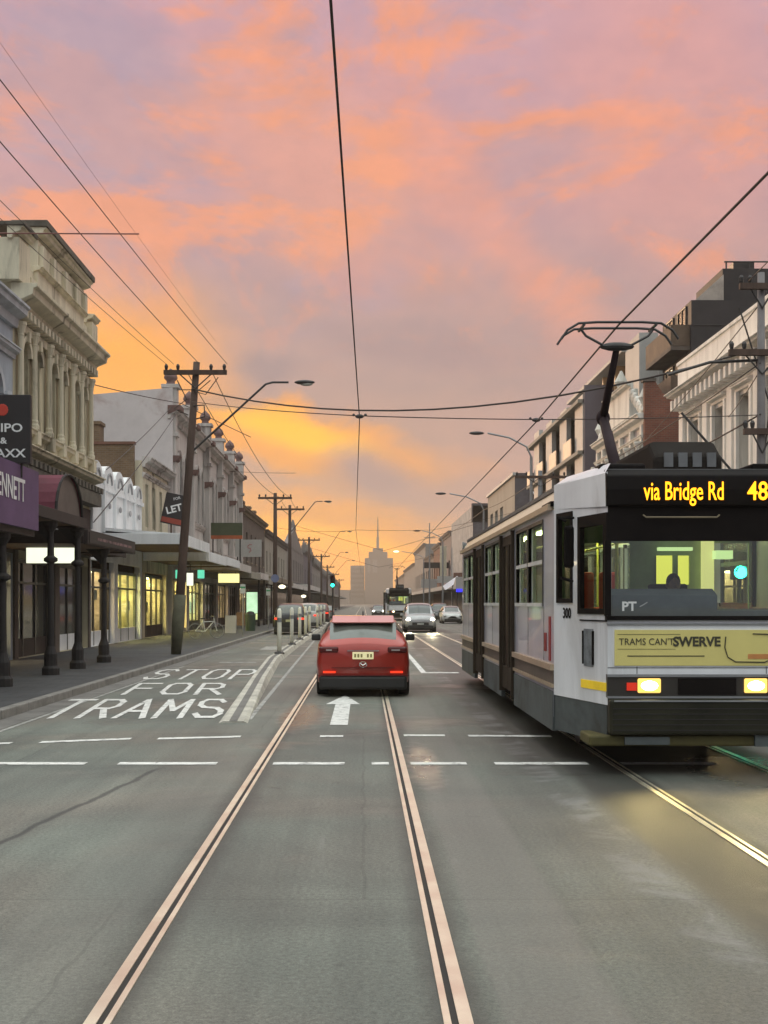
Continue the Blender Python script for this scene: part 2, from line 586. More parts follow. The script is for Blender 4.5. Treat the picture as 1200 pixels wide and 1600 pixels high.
    rg = q.m('SUBTRACT', rg, q.m('MULTIPLY', spot(4.1, 12.7, .8, 1.9), .34))
    t.links.new(rg, b.inputs['Roughness'])
    bn = q.n('ShaderNodeBump'); bn.inputs['Distance'].default_value = .009
    t.links.new(q.m('SUBTRACT', .75, q.m('MULTIPLY', sp_, .40)), bn.inputs['Strength'])
    t.links.new(q.noise(P, 90, 4, .65), bn.inputs['Height'])
    t.links.new(bn.outputs[0], b.inputs['Normal'])
    b.inputs['Specular IOR Level'].default_value = .55
    return m


M_ASPH = asphalt()
M_PATH = brick_mat('footpath', (.062, .064, .068), (.048, .050, .054), (.020, .020, .020), bw=.6, bh=.6, rough=.75, flat=True)
M_KERB = mat('kerbstone', (.22, .205, .19), .8, var=.3, scale=2.5, bump=.3)
M_GUT = mat('gutter', (.165, .155, .145), .75, var=.3, scale=2)
M_CONC = mat('concrete', (.26, .24, .215), .85, var=.25, scale=2, bump=.3)
M_PAINT = mat('road_paint', (.72, .70, .67), .65, var=.25, scale=9, stain=(.16, .155, .15), stain_amt=.85)
M_PAINT_WORN = mat('road_paint_worn', (.34, .33, .31), .7, var=.4, scale=5, stain=(.12, .12, .115), stain_amt=.9)
M_RAIL = mat('rail_steel', (.97, .90, .74), .40, 1.0, var=.07, scale=2.2, rvar=.12)
M_GROOVE = mat('groove', (.02, .017, .015), .8, var=.3)
M_CREAM = mat('cream_render', (.52, .46, .32), .85, var=.2, scale=1.0, stain=(.11, .09, .06), stain_amt=.75, bump=.35, bscale=14, streak=True)
M_CREAM_TRIM = mat('cream_trim', (.64, .57, .43), .85, var=.2, scale=2.0, stain=(.13, .11, .08), stain_amt=.75, streak=True)
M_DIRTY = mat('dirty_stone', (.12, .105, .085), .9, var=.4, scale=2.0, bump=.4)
M_GREYW = mat('grey_white_render', (.58, .53, .50), .85, var=.12, scale=.8, stain=(.30, .23, .21), stain_amt=.45, streak=True, bump=.2)
M_GREYW_TRIM = mat('grey_white_trim', (.50, .455, .43), .85, var=.2, scale=1.6, stain=(.12, .09, .085), stain_amt=.75, streak=True)
M_WHITE = mat('white_render', (.78, .78, .79), .8, var=.1, scale=1.2, stain=(.36, .35, .36), stain_amt=.35, streak=True)
M_WHITE2 = mat('white_old_render', (.76, .73, .66), .8, var=.15, scale=1.0, stain=(.30, .27, .23), stain_amt=.5, streak=True)
M_BLUEW = mat('bluish_render', (.36, .40, .45), .8, var=.2, scale=1.4, streak=True)
M_BROWN = mat('brown_render', (.12, .095, .08), .9, var=.25, scale=1.2)
M_DARKB = mat('dark_cladding', (.028, .022, .024), .7, var=.25, scale=1.0)
M_TAN = mat('tan_render', (.21, .165, .12), .85, var=.2, scale=1.0)
M_MAUVE = mat('mauve_render', (.15, .13, .15), .85, var=.12, scale=.7)
M_BEIGE = mat('beige_render', (.33, .30, .25), .85, var=.15, scale=.8, streak=True)
M_PALE = mat('pale_panel', (.44, .42, .40), .7, var=.1, scale=.8)
M_HAZY = mat('far_render', (.27, .245, .225), .9, var=.15, scale=.4)
M_HAZY2 = mat('far_render_dark', (.19, .165, .155), .9, var=.15, scale=.4)
M_BRICK = brick_mat('red_brick', (.20, .060, .035), (.15, .045, .028), (.16, .11, .085))
M_BRICKB = brick_mat('brown_brick', (.20, .125, .07), (.15, .09, .05), (.2, .16, .12))
M_BRICKM = brick_mat('mauve_brick', (.10, .085, .095), (.08, .065, .075), (.12, .11, .11))
M_TILE = brick_mat('white_tile', (.46, .44, .42), (.40, .385, .37), (.18, .17, .16), bw=1.7, bh=1.5)
M_ROOF = mat('iron_roof', (.16, .15, .15), .6, var=.2)
M_ROOFR = mat('rust_roof', (.18, .085, .06), .8, var=.3)
M_GLASS = mat('upper_glass', (.035, .035, .04), .08, var=.2, spec=.9, scale=.7)
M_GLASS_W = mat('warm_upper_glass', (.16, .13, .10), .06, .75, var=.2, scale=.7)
M_FRAME = mat('window_frame', (.30, .28, .25), .6, var=.15)
M_FRAME_D = mat('dark_frame', (.04, .036, .034), .5, var=.2)
M_FRAME_W = mat('white_frame', (.62, .60, .57), .6, var=.12)
M_VER_DARK = mat('dark_verandah', (.034, .022, .020), .75, var=.3)
M_VER_BRN = mat('brown_soffit', (.11, .06, .036), .8, var=.3)
M_POST = mat('iron_post', (.020, .016, .016), .75, var=.3)
M_POST_G = mat('grey_green_post', (.12, .13, .11), .7, var=.3)
M_TIMBER = mat('pole_timber', (.085, .052, .040), .9, var=.35, scale=4, streak=True)
M_TIMBER_G = mat('pole_lower', (.10, .095, .062), .85, var=.3, scale=3)
M_STEEL = mat('galv_steel', (.30, .30, .31), .5, .6, var=.15)
M_STEELD = mat('dark_steel', (.06, .055, .055), .5, .5, var=.2)
M_CABLE = mat('cable', (.055, .040, .035), .7, var=.1)
M_CABLE_L = mat('cable_copper', (.22, .085, .07), .6, var=.1)
M_PURPLE = mat('purple_sign', (.115, .062, .14), .7, var=.15)
M_BURG = mat('burgundy_canvas', (.13, .022, .04), .8, var=.25, bump=.2)
M_BLACK = mat('black_board', (.018, .014, .016), .6, var=.2)
M_WHITEP = mat('white_letter', (.75, .74, .74), .6, var=.05)
M_REDP = mat('red_emblem', (.55, .05, .03), .6, var=.1)
M_SHOPG = glass_mat('shop_glass', (.82, .88, .85))
M_DARKSHOP = mat('dark_shop_glass', (.05, .05, .052), .10, var=.3, spec=.8, scale=.8)
M_TRUSS = mat('rooftop_metal', (.16, .16, .165), .5, .4, var=.2)


# ------------------------------------------------------------------ ground
def struct(o, label=None):
    o['kind'] = 'structure'
    if label: o['label'] = label
    return o


struct(MB().poly((-2500, -400, -.03), (2500, -400, -.03), (2500, 4500, -.03), (-2500, 4500, -.03)).build('ground', mat('far_ground', (.12, .11, .10), .9, coords='Object', scale=.05)))
KL, KR = -5.5, 8.7
FL, FR = -10.1, 13.3
struct(MB().poly((KL - .05, -40, 0), (KR + .05, -40, 0), (KR + .05, 900, 0), (KL - .05, 900, 0)).build('road', M_ASPH))
for nm, a, b_ in (('footpath_left', FL - .3, KL - .16), ('footpath_right', KR + .16, FR + .3)):
    struct(MB().box(a, b_, -40, 900, -.02, .146).build(nm, M_PATH))
for nm, a, b_ in (('kerb_left', KL - .16, KL), ('kerb_right', KR, KR + .16)):
    mb = MB()
    y = -40
    while y < 420:
        mb.box(a, b_, y, y + 1.48, -.02, .15)
        y += 1.5
    mb.box(a, b_, 420, 900, -.02, .15)
    struct(mb.build(nm, M_KERB, bevel=.02))
struct(MB().box(KL, KL + .42, -40, 600, -.01, .006).build('gutter_left', M_GUT))
struct(MB().box(KR - .42, KR, -40, 600, -.01, .006).build('gutter_right', M_GUT))

# tram rails
def rail(x_head0, x_head1, x_lip0, x_lip1, nm='tram_rail'):
    root = MB()
    root.box(x_head0, x_head1, -30, 600, -.02, .008)
    root.box(x_lip0, x_lip1, -30, 600, -.02, .007)
    o = struct(root.build(nm, M_RAIL))
    a, b2 = min(x_head1, x_lip0, x_head0, x_lip1), max(x_head1, x_lip0, x_head0, x_lip1)
    MB().box(a + .002, b2 - .002, -30, 600, -.02, .003).build('rail_groove', M_GROOVE, o)
    return o
for off in (0.0, 3.9):
    rail(-1.182 + off, -1.128 + off, -1.098 + off, -1.068 + off)
    rail(.403 + off, .465 + off, .340 + off, .372 + off)


# ------------------------------------------------------------------ painted markings
def mark(pts, mt=None, nm='road_marking', z=.006):
    return struct(MB().poly(*[(x, y, z) for x, y in pts]).build(nm, mt or M_PAINT))


def px2ground(px, py):
    Y = H_CAM * 1900 / (py - 942)
    return ((px - 568) * Y / 1900, Y)


for a, b_ in ((-4.9, -3.07), (-2.71, -1.62), (-1.0, -.21), (.09, .28), (.52, 1.14), (1.45, 2.48), (2.85, 3.9)):
    ya = 13.35 + (.28 if a < -3 else 0) * 0
    mark([(a, ya), (b_, ya), (b_, ya + .2), (a, ya + .2)], nm='crossing_line')
for a, b_, y0, y1 in ((-5.0, -4.46, 15.1, 15.3), (-4.12, -3.04, 15.4, 15.8), (-2.69, -1.63, 15.8, 16.05), (-.58, -.27, 16.1, 16.1), (.54, 1.09, 16.2, 16.2), (1.4, 2.5, 16.15, 16.1)):
    mark([(a, y0), (b_, y1), (b_, y1 + .2), (a, y0 + .2)], nm='crossing_line')
# straight-ahead arrow
ax = -.35
mark([(ax - .14, 17.7), (ax + .12, 17.7), (ax + .12, 21.3), (ax + .29, 21.3), (ax, 23.4), (ax - .31, 21.3), (ax - .14, 21.3)], nm='arrow_marking')
# tram-lane box on the right
mark([(1.46, 30.7), (1.60, 30.7), (1.60, 60), (1.46, 60)], nm='lane_line')
mark([(1.60, 30.7), (2.42, 30.7), (2.42, 31.1), (1.60, 31.1)], nm='stop_line')
mark([(-1.78, 18.5), (-1.70, 18.5), (-2.35, 62), (-2.43, 62)], M_PAINT_WORN, nm='lane_line')
mark([(KL + .44, 8), (KL + .52, 8), (KL + .52, 34), (KL + .44, 34)], M_PAINT_WORN, nm='lane_line')
# STOP FOR TRAMS, painted with straight stencil strokes
GL = {'S': [[(.95, .82), (.78, .97), (.25, .97), (.06, .82), (.06, .64), (.25, .52), (.75, .48), (.94, .34), (.94, .18), (.75, .03), (.22, .03), (.05, .18)]],
      'T': [[(0, .96), (1, .96)], [(.5, .96), (.5, 0)]],
      'O': [[(.25, .03), (.07, .2), (.07, .8), (.25, .97), (.75, .97), (.93, .8), (.93, .2), (.75, .03), (.25, .03)]],
      'P': [[(.08, 0), (.08, .96), (.72, .96), (.92, .84), (.92, .58), (.72, .45), (.08, .45)]],
      'F': [[(.08, 0), (.08, .96), (.95, .96)], [(.08, .5), (.78, .5)]],
      'R': [[(.08, 0), (.08, .96), (.72, .96), (.92, .84), (.92, .58), (.72, .46), (.08, .46)], [(.5, .46), (.95, 0)]],
      'A': [[(.02, 0), (.5, .97), (.98, 0)], [(.2, .32), (.8, .32)]],
      'M': [[(.05, 0), (.05, .96), (.5, .35), (.95, .96), (.95, 0)]]}
for word, x0, x1, y0, y1, sh in (('TRAMS', -5.05, -2.22, 18.8, 22.4, -.30), ('FOR', -4.70, -2.78, 23.6, 26.9, -.25), ('STOP', -5.20, -2.66, 28.3, 32.4, -.14)):
    mb = MB()
    pitch = (x1 - x0) / (len(word) - .26)
    zz = .0075
    for n_, ch in enumerate(word):
        for st_ in GL[ch]:
            P_ = [(x0 + pitch * n_ + a * pitch * .74 + sh * b, y0 + (y1 - y0) * b) for a, b in st_]
            for (ax_, ay_), (bx_, by_) in zip(P_, P_[1:]):
                dx_, dy_ = bx_ - ax_, by_ - ay_
                # stroke is wide along the road for cross strokes, as stencilled letters are stretched
                kx, ky = .045, .17
                L_ = math.hypot(dx_ / kx, dy_ / ky) or 1
                nx, ny = -dy_ / ky / L_ * kx, dx_ / kx / L_ * ky
                ex, ey = dx_ / L_ * .8, dy_ / L_ * .8
                zz += .00006
                mb.poly((ax_ - ex + nx, ay_ - ey + ny, zz), (bx_ + ex + nx, by_ + ey + ny, zz), (bx_ + ex - nx, by_ + ey - ny, zz), (ax_ - ex - nx, ay_ - ey - ny, zz))
    struct(mb.build('road_lettering', M_PAINT, fix=False))
mark([(-3.95, 46), (-2.95, 46), (-2.95, 49.5), (-3.95, 49.5)], M_PAINT_WORN, nm='worn_lettering_patch')
mark([(-4.3, 36), (-3.2, 36), (-3.2, 36.5), (-4.3, 36.5)], M_PAINT_WORN, nm='worn_line')

# ------------------------------------------------------------------ separator kerb with posts
root = empty('traffic_separator', (-2.3, 18, 0), 'long low concrete separator kerb bending away between the left lane and the tram track', 'kerb')
pts = [(-1.93, 18.0), (-2.32, 27), (-2.72, 36.4), (-2.84, 50), (-2.92, 70), (-3.0, 104)]
mb = MB(); md = MB()
for i in range(len(pts) - 1):
    (x0, y0), (x1, y1) = pts[i], pts[i + 1]
    for A, wl, wr, zt in ((mb, .215, .215, .15),):
        z0 = .03 if i == 0 else zt
        A.add([(x0 - wl, y0, 0), (x0 + wr, y0, 0), (x1 + wr, y1, 0), (x1 - wl, y1, 0),
               (x0 - wl * .7, y0, z0), (x0 + wr * .7, y0, z0), (x1 + wr * .7, y1, zt), (x1 - wl * .7, y1, zt)],
              [(4, 5, 6, 7), (0, 4, 7, 3), (1, 2, 6, 5), (0, 1, 5, 4), (2, 3, 7, 6)])
    md.poly((x0 - .06, y0, z0 + .004), (x0 + .06, y0, z0 + .004), (x1 + .06, y1, zt + .004), (x1 - .06, y1, zt + .004))
o = mb.build('kerb_body', mat('separator_concrete', (.50, .46, .40), .8, var=.3, scale=2, bump=.3), root); o.location = (2.3, -18, 0)
o = md.build('dark_centre_joint', M_GUT, root); o.location = (2.3, -18, 0)

def bollard():
    r = empty('bollard', (0, 0, 0))
    MB().lathe(0, 0, [(.07, .0), (.07, .9), (.072, 1.25), (.065, 1.40), (.04, 1.46)], 12).build('post', mat('bollard_plastic', (.86, .82, .70), .6, var=.1), r, smooth=True)
    MB().lathe(0, 0, [(.17, 0), (.16, .05), (.10, .08)], 12).build('base', M_STEELD, r)
    MB().lathe(0, 0, [(.076, 1.02), (.076, 1.16)], 12).build('reflective_band', M_STEEL, r)
    return r
b0 = bollard()
bl = ['nearest white bollard on the separator kerb, tallest in the picture', 'second white bollard on the separator, just beyond the nearest one',
      'third white bollard on the separator kerb counting from the nearest', 'fourth white bollard on the separator kerb counting from the nearest',
      'fifth white bollard on the separator kerb counting from the nearest', 'sixth white bollard on the separator kerb counting from the nearest',
      'seventh white bollard on the separator kerb counting from the nearest', 'eighth white bollard on the separator, next to the last', 'ninth and farthest white bollard on the separator kerb']
for i, (y, x) in enumerate(((39, -2.70), (47.5, -2.80), (54, -2.83), (60, -2.86), (65.5, -2.90), (77, -2.92), (84, -2.94), (92, -2.96))):
    o = b0 if i == 0 else copy_tree(b0)
    o.location = (x, y, .14)
    tag(o, bl[i], 'bollard', 'white bollards on the separator kerb')


# ------------------------------------------------------------------ building kit
# facade space: x = along the street, y = out towards the street, z = up
def TF(sgn):
    return lambda p: (sgn * p[1], p[0], p[2])


def TB(O, U, N):
    O, U, N = Vector(O), Vector(U).normalized(), Vector(N).normalized()
    return lambda p: tuple(O + U * p[0] + N * p[1] + Vector((0, 0, p[2])))


def panel(mb, u0, u1, v0, v1, ops, depth=.22, w=0.0):
    us = sorted({u0, u1} | {o[0] for o in ops} | {o[1] for o in ops})
    vs = sorted({v0, v1} | {o[2] for o in ops} | {o[3] for o in ops})
    for i in range(len(us) - 1):
        for j in range(len(vs) - 1):
            cu, cv = (us[i] + us[i + 1]) / 2, (vs[j] + vs[j + 1]) / 2
            if any(o[0] < cu < o[1] and o[2] < cv < o[3] for o in ops):
                continue
            mb.poly((us[i], w, vs[j]), (us[i + 1], w, vs[j]), (us[i + 1], w, vs[j + 1]), (us[i], w, vs[j + 1]))
    for o in ops:
        a, b, c, dd = o[:4]
        arch = len(o) > 4 and o[4]
        r = (b - a) / 2
        t = dd - r if arch else dd
        mb.poly((a, w, c), (a, w - depth, c), (a, w - depth, t), (a, w, t))
        mb.poly((b, w, c), (b, w, t), (b, w - depth, t), (b, w - depth, c))
        mb.poly((a, w, c), (b, w, c), (b, w - depth, c), (a, w - depth, c))
        if not arch:
            mb.poly((a, w, dd), (b, w, dd), (b, w - depth, dd), (a, w - depth, dd))
        else:
            N = 10
            arc = [((a + b) / 2 - r * math.cos(PI * k / N), t + r * math.sin(PI * k / N)) for k in range(N + 1)]
            h = N // 2
            for k in range(N):
                p, q_ = arc[k], arc[k + 1]
                mb.poly((p[0], w, p[1]), (q_[0], w, q_[1]), (q_[0], w - depth, q_[1]), (p[0], w - depth, p[1]))
                corner = (a, w, dd) if k < h else (b, w, dd)
                mb.poly((p[0], w, p[1]), (q_[0], w, q_[1]), corner)
            m_ = arc[h]
            mb.poly((a, w, dd), (m_[0], w, m_[1]), (m_[0], w, dd + 1e-4))
    return mb


def window(parent, T, o, depth=.22, frame=None, glass=None, bars=(1, 2), fw=.07, sill=None, w=0.0):
    frame = frame or M_FRAME
    glass = glass or M_GLASS
    a, b, c, dd = o[:4]
    y0, y1 = w - depth - .05, w - depth + .03
    mb = MB(T)
    mb.box(a, a + fw, y0, y1, c, dd).box(b - fw, b, y0, y1, c, dd)
    mb.box(a + fw, b - fw, y0, y1, c, c + fw).box(a + fw, b - fw, y0, y1, dd - fw, dd)
    for k in range(1, bars[0]):
        u = a + (b - a) * k / bars[0]
        mb.box(u - fw * .4, u + fw * .4, y0, y1 - .01, c + fw, dd - fw)
    for k in range(1, bars[1]):
        v = c + (dd - c) * k / bars[1]
        mb.box(a + fw, b - fw, y0, y1 - .013, v - fw * .4, v + fw * .4)
    f = mb.build('window', frame, parent)
    pm = MB(T)
    pm.poly((a, y0 + .03, c), (b, y0 + .03, c), (b, y0 + .03, dd), (a, y0 + .03, dd))
    pm.build('pane', glass, f, fix=False)
    if sill is not None:
        MB(T).box(a - .12, b + .12, w - depth * .5, w + .10, c - .13, c - .002).build('sill', sill, f)
    return f


def corn(mb, u0, u1, v, proj, h, w=0.0):
    """moulded cornice whose top is at v"""
    mb.ext([(w - .02, v - h), (w + proj * .25, v - h), (w + proj * .35, v - h * .62), (w + proj * .82, v - h * .42), (w + proj * .86, v - h * .18), (w + proj, v - h * .12), (w + proj, v), (w - .02, v + .03)], u0, u1)
    return mb


def dentils(mb, u0, u1, v, proj, h, step, wd, w=0.0):
    u = u0 + step / 2
    while u < u1:
        mb.box(u - wd / 2, u + wd / 2, w, w + proj, v - h, v)
        u += step
    return mb


def arch_ring(mb, a, b, t, wd, w0, w1, N=10):
    """archivolt of width wd round a semicircle from a to b springing at t"""
    cx, r = (a + b) / 2, (b - a) / 2
    for k in range(N):
        p = []
        for kk in (k, k + 1):
            an = PI * kk / N
            p.append(((cx - r * math.cos(an), t + r * math.sin(an)), (cx - (r + wd) * math.cos(an), t + (r + wd) * math.sin(an))))
        (i0, o0), (i1, o1) = p
        mb.add([(i0[0], w1, i0[1]), (i1[0], w1, i1[1]), (o1[0], w1, o1[1]), (o0[0], w1, o0[1]),
                (i0[0], w0, i0[1]), (i1[0], w0, i1[1]), (o1[0], w0, o1[1]), (o0[0], w0, o0[1])],
               [(0, 1, 2, 3), (3, 2, 6, 7), (0, 4, 5, 1)])


def column(mb, u, v0, v1, r, w):
    mb.lathe(u, w, [(r * 1.45, v0), (r * 1.45, v0 + .12), (r * 1.15, v0 + .18), (r * 1.2, v0 + .25), (r, v0 + .3), (r * .88, v1 - .42),
                    (r * 1.05, v1 - .38), (r * .95, v1 - .34), (r * 1.5, v1 - .12), (r * 1.7, v1 - .1), (r * 1.7, v1)], 10)


def shell(root, T, W, H, wallm, ops, depth=.22, D=12, roofm=None, base=0.0, sides=True):
    mb = panel(MB(T), 0, W, base, H, ops, depth)
    for u in ((0, W) if sides else ()):
        mb.poly((u, 0, base), (u, -D, base), (u, -D, H), (u, 0, H))
    mb.poly((0, -D, base), (W, -D, base), (W, -D, H), (0, -D, H))
    o = mb.build('wall', wallm, root, fix=False)
    MB(T).poly((0, 0, H - .35), (W, 0, H - .35), (W, -D, H - .35), (0, -D, H - .35)).build('roof', roofm or M_ROOF, root, fix=False)
    MB(T).box(0.02, W - .02, -.32, -.02 - depth - .02, H - .34, H - .001)
    return o


def bld(name, label, sgn, X, y0, y1, H, wallm, ops=(), cat='building', group=None, D=12, depth=.22, roofm=None, frame=None, glass=None, bars=(1, 2), sill=None):
    root = empty(name, (X, y0, 0), label, cat, group)
    T = TF(sgn)
    shell(root, T, y1 - y0, H, wallm, list(ops), depth, D, roofm)
    for o in ops:
        if len(o) > 5 and o[5] == 'noglass':
            continue
        window(root, T, o, depth, frame, glass, bars, sill=sill)
    return root, T


def shopfront(root, T, u0, u1, lit=None, v0=.15, vt=3.1, riser=None, frame=None, door=True, n=3, dim=1.0, inner=None):
    """ground-floor shopfront standing in an opening of the wall"""
    frame = frame or M_FRAME_D
    y = -.25
    f = MB(T)
    f.box(u0, u0 + .1, y - .05, y + .05, v0, vt).box(u1 - .1, u1, y - .05, y + .05, v0, vt)
    f.box(u0 + .1, u1 - .1, y - .05, y + .05, vt - .12, vt)
    f.box(u0 + .1, u1 - .1, y - .05, y + .05, vt - .75, vt - .68)
    for k in range(1, n):
        u = u0 + (u1 - u0) * k / n
        f.box(u - .04, u + .04, y - .045, y + .045, v0, vt - .12)
    fo = f.build('shopfront', frame, root)
    MB(T).box(u0 + .1, u1 - .1, y - .04, y + .03, v0, v0 + .55).build('stall_riser', riser or M_VER_DARK, fo)
    g_ = MB(T).poly((u0, y, v0), (u1, y, v0), (u1, y, vt), (u0, y, vt))
    g_.build('shop_window', M_SHOPG if lit else M_DARKSHOP, fo, fix=False)
    if lit:
        d_ = 3.0
        r = MB(T)
        r.poly((u0, y - d_, v0), (u1, y - d_, v0), (u1, y - d_, vt), (u0, y - d_, vt))
        r.poly((u0, y - .08, v0), (u0, y - d_, v0), (u0, y - d_, vt), (u0, y - .08, vt))
        r.poly((u1, y - .08, v0), (u1, y - d_, v0), (u1, y - d_, vt), (u1, y - .08, vt))
        r.poly((u0, y - .08, v0 + .01), (u1, y - .08, v0 + .01), (u1, y - d_, v0 + .01), (u0, y - d_, v0 + .01))
        r.poly((u0, y - .08, vt), (u1, y - .08, vt), (u1, y - d_, vt), (u0, y - d_, vt))
        r.build('shop_interior', inner or mat('shop_inner', (.50, .44, .30), .8, var=.75, scale=1.1), fo, fix=False)
        l = MB(T)
        k = u0 + .5
        while k < u1 - .5:
            l.box(k, k + .7, y - 2.2, y - .6, vt - .10, vt - .03)
            k += 1.5
        l.build('ceiling_light', lit, fo)
        s_ = MB(T)
        k = u0 + .4
        while k < u1 - .8:
            hh = random.uniform(.9, 2.2)
            yy_ = random.uniform(.5, 1.6)
            s_.box(k, k + random.uniform(.3, .8), y - yy_ - .35, y - yy_, v0, v0 + hh)
            k += random.uniform(.7, 1.2)
        for kk in range(3):
            a_ = u0 + .3 + (u1 - u0 - 1.0) * random.random(); z_ = v0 + .7 + 1.2 * random.random()
            MB(T).box(a_, a_ + random.uniform(.3, .6), y - .10, y - .085, z_, z_ + random.uniform(.3, .6)).build('window_poster', mat('poster_%d' % random.randint(0, 4), [(.5, .12, .08), (.6, .58, .5), (.08, .15, .25), (.1, .1, .1), (.55, .42, .1)][kk], .7), fo)
        s_.build('display_shelf', mat('display', (.16, .12, .09), .8, var=.6, scale=3), fo)
    return fo


def verandah(root, T, u0, u1, v, proj, slope=.5, fascia_h=.45, fmat=None, rmat=None, posts=(), pr=.07, post_m=None, w0=0.0, soffit=None, ornate=False, name='verandah'):
    """flat or sloping street canopy; v = top of the outer fascia"""
    fmat = fmat or M_VER_DARK
    mb = MB(T)
    mb.ext([(w0, v + slope), (proj, v), (proj, v - .12), (w0, v + slope - .12)], u0, u1)
    vo = mb.build(name, rmat or M_ROOF, root)
    fb = MB(T)
    fb.box(u0 - .02, u1 + .02, proj - .06, proj + .05, v - fascia_h, v + .03)
    for u in (u0, u1):
        fb.box(u - .05, u + .05, w0 + .05, proj - .065, v - fascia_h + .02, v + .025)
    fb.build('fascia', fmat, vo, bevel=.01)
    MB(T).box(u0 + .055, u1 - .055, w0 + .05, proj - .07, v - fascia_h + .06, v - fascia_h + .1).build('soffit', soffit or M_VER_BRN, vo)
    for u in posts:
        p = MB(T)
        top = v - fascia_h
        if ornate:
            p.lathe(u, proj - .15, [(.20, .146), (.20, .30), (.15, .36), (.15, .62), (.11, .72), (.085, .8), (.075, 1.6), (.08, 2.0), (.07, top - .95), (.16, top - .90), (.16, top - .84), (.08, top - .78), (.07, top - .25), (.16, top - .1), (.16, top)], 12)
            p.add([(u - .03, proj - .15, top - .5), (u + .03, proj - .15, top - .5), (u + .03, proj - .65, top), (u - .03, proj - .65, top), (u - .03, proj - .15, top), (u + .03, proj - .15, top)], [(0, 1, 2, 3), (0, 3, 4), (1, 5, 2)])
        else:
            p.box(u - pr, u + pr, proj - .22, proj - .22 + 2 * pr, .146, top)
            p.box(u - pr - .04, u + pr + .04, proj - .26, proj - .18 + 2 * pr, .14, .5)
        p.build('post', post_m or M_POST, vo, smooth=ornate and False)
    return vo


L_SHOP_Y = emit_mat('shop_light_warm', (1.0, .84, .34), 32.0)
L_SHOP_G = emit_mat('shop_light_green', (1.0, .90, .40), 32.0)
L_SHOP_W = emit_mat('shop_light_dim', (1.0, .76, .46), 16.0)
L_BOX = emit_mat('lightbox', (.93, .98, .76), 1.15, .10, 1.5)
L_BOX_Y = emit_mat('lightbox_yellow', (1.0, .92, .38), 1.2, .12, 2)
L_DOOR = emit_mat('lit_door', (1.0, .74, .22), .95, .35, 1.5)

# ================================================================== LEFT SIDE
# L0 : purple-signed verandah shop nearest the camera (only its street edge is in frame)
root, T = bld('shop_building', 'two-storey shop at the left edge with dark verandah and purple fascia sign', 1, FL, 17, 25.6, 9.6, M_BROWN, [(1, 2.4, 5.6, 7.8), (4, 5.4, 5.6, 7.8)], frame=M_FRAME_D)
vo = verandah(root, T, 0, 8.3, 3.5, 3.2, .8, .35, posts=(6.75,), ornate=True)
sg = MB(T).box(-1.0, 8.3, 3.26, 3.34, 3.28, 4.5).build('sign_board', M_PURPLE, root)
text_mesh('sign_lettering', 'BENNETT', .62, M_WHITEP, sg, frame_m((3.352, 6.2, 3.98), (0, 1, 0), (0, 0, 1)), offset=.008, sx=.78)
mb = MB(T)
for k in range(2):
    mb.box(.2 + k * 4.1, 4.1 + k * 4.1, -.1, .1, .15, 3.2)
mb.build('shop_window', M_DARKSHOP, root)
# black hanging board above it
r = empty('blade_sign', (-7.06, 24, 4.5), 'tall black blade sign with red round emblem and white letters above the purple fascia', 'sign')
MB().box(-.62, .50, -.06, .06, .03, 1.38).build('board', M_BLACK, r, bevel=.01)
for s_, z, sz in (('CIPO', .72, .235), ('&', .47, .17), ('BAXX', .22, .235)):
    text_mesh('letters', s_, sz, M_WHITEP, r, frame_m((0.03 if s_ != '&' else -.03, -.064, z), (1, 0, 0), (0, 0, 1)), offset=.004, sx=1.2)
mb = MB(lambda p: (p[0], p[2] - .066, p[1]))
for k in range(14):
    a = 2 * PI * k / 14
    mb.ell((-.05 + .085 * math.cos(a), 1.08 + .085 * math.sin(a), 0), (.035, .035, .004), 8, 4)
mb.lathe(-.05, 1.08, [(.06, -.005), (.06, .005)], 12)
mb.build('emblem', M_REDP, r)
MB().tube((-.3, 0, -.22), (-.3, 0, .04), .03).tube((.3, 0, -.25), (.3, 0, .04), .03).build('bracket', M_POST, r)

# L1 : bluish building with burgundy barrel awning
root, T = bld('shop_building', 'pale bluish two-storey shop at the left edge under the burgundy awning', 1, FL, 25.6, 35.0, 10.3, M_BLUEW,
              [(1.0, 2.2, 5.6, 8.2, True), (4.0, 5.2, 5.6, 8.2, True), (7.0, 8.2, 5.6, 8.2, True), (5.0, 9.2, .15, 3.2, False, 'noglass')], frame=M_FRAME_W, sill=M_WHITE)
mb = MB(T); corn(mb, -.1, 9.45, 10.3, .5, .6); corn(mb, -.1, 9.45, 9.1, .25, .3); corn(mb, 0, 9.4, 5.2, .25, .35)
for o in (1.0, 4.0, 7.0):
    arch_ring(mb, o, o + 1.2, 7.6, .2, 0, .1)
    for uu in (o - .25, o + 1.45):
        column(mb, uu, 5.3, 7.7, .1, .08)
mb.build('mouldings', mat('bluish_trim', (.45, .47, .50), .8, var=.25, streak=True), root)
shopfront(root, T, 5.0, 9.2, L_SHOP_W, riser=M_VER_DARK, n=4)
mb = MB(T)
N = 12
u_a, u_b, zs = 2.0, 4.6, 3.82
for k in range(N):
    a0, a1 = PI * k / N, PI * (k + 1) / N
    p0 = ((u_a + u_b) / 2 - 1.3 * math.cos(a0), zs + 1.0 * math.sin(a0)); p1 = ((u_a + u_b) / 2 - 1.3 * math.cos(a1), zs + 1.0 * math.sin(a1))
    mb.poly((p0[0], 0, p0[1]), (p1[0], 0, p1[1]), (p1[0], 3.1, p1[1]), (p0[0], 3.1, p0[1]))
aw = mb.build('barrel_awning', M_BURG, root, fix=False)
mb = MB(T)
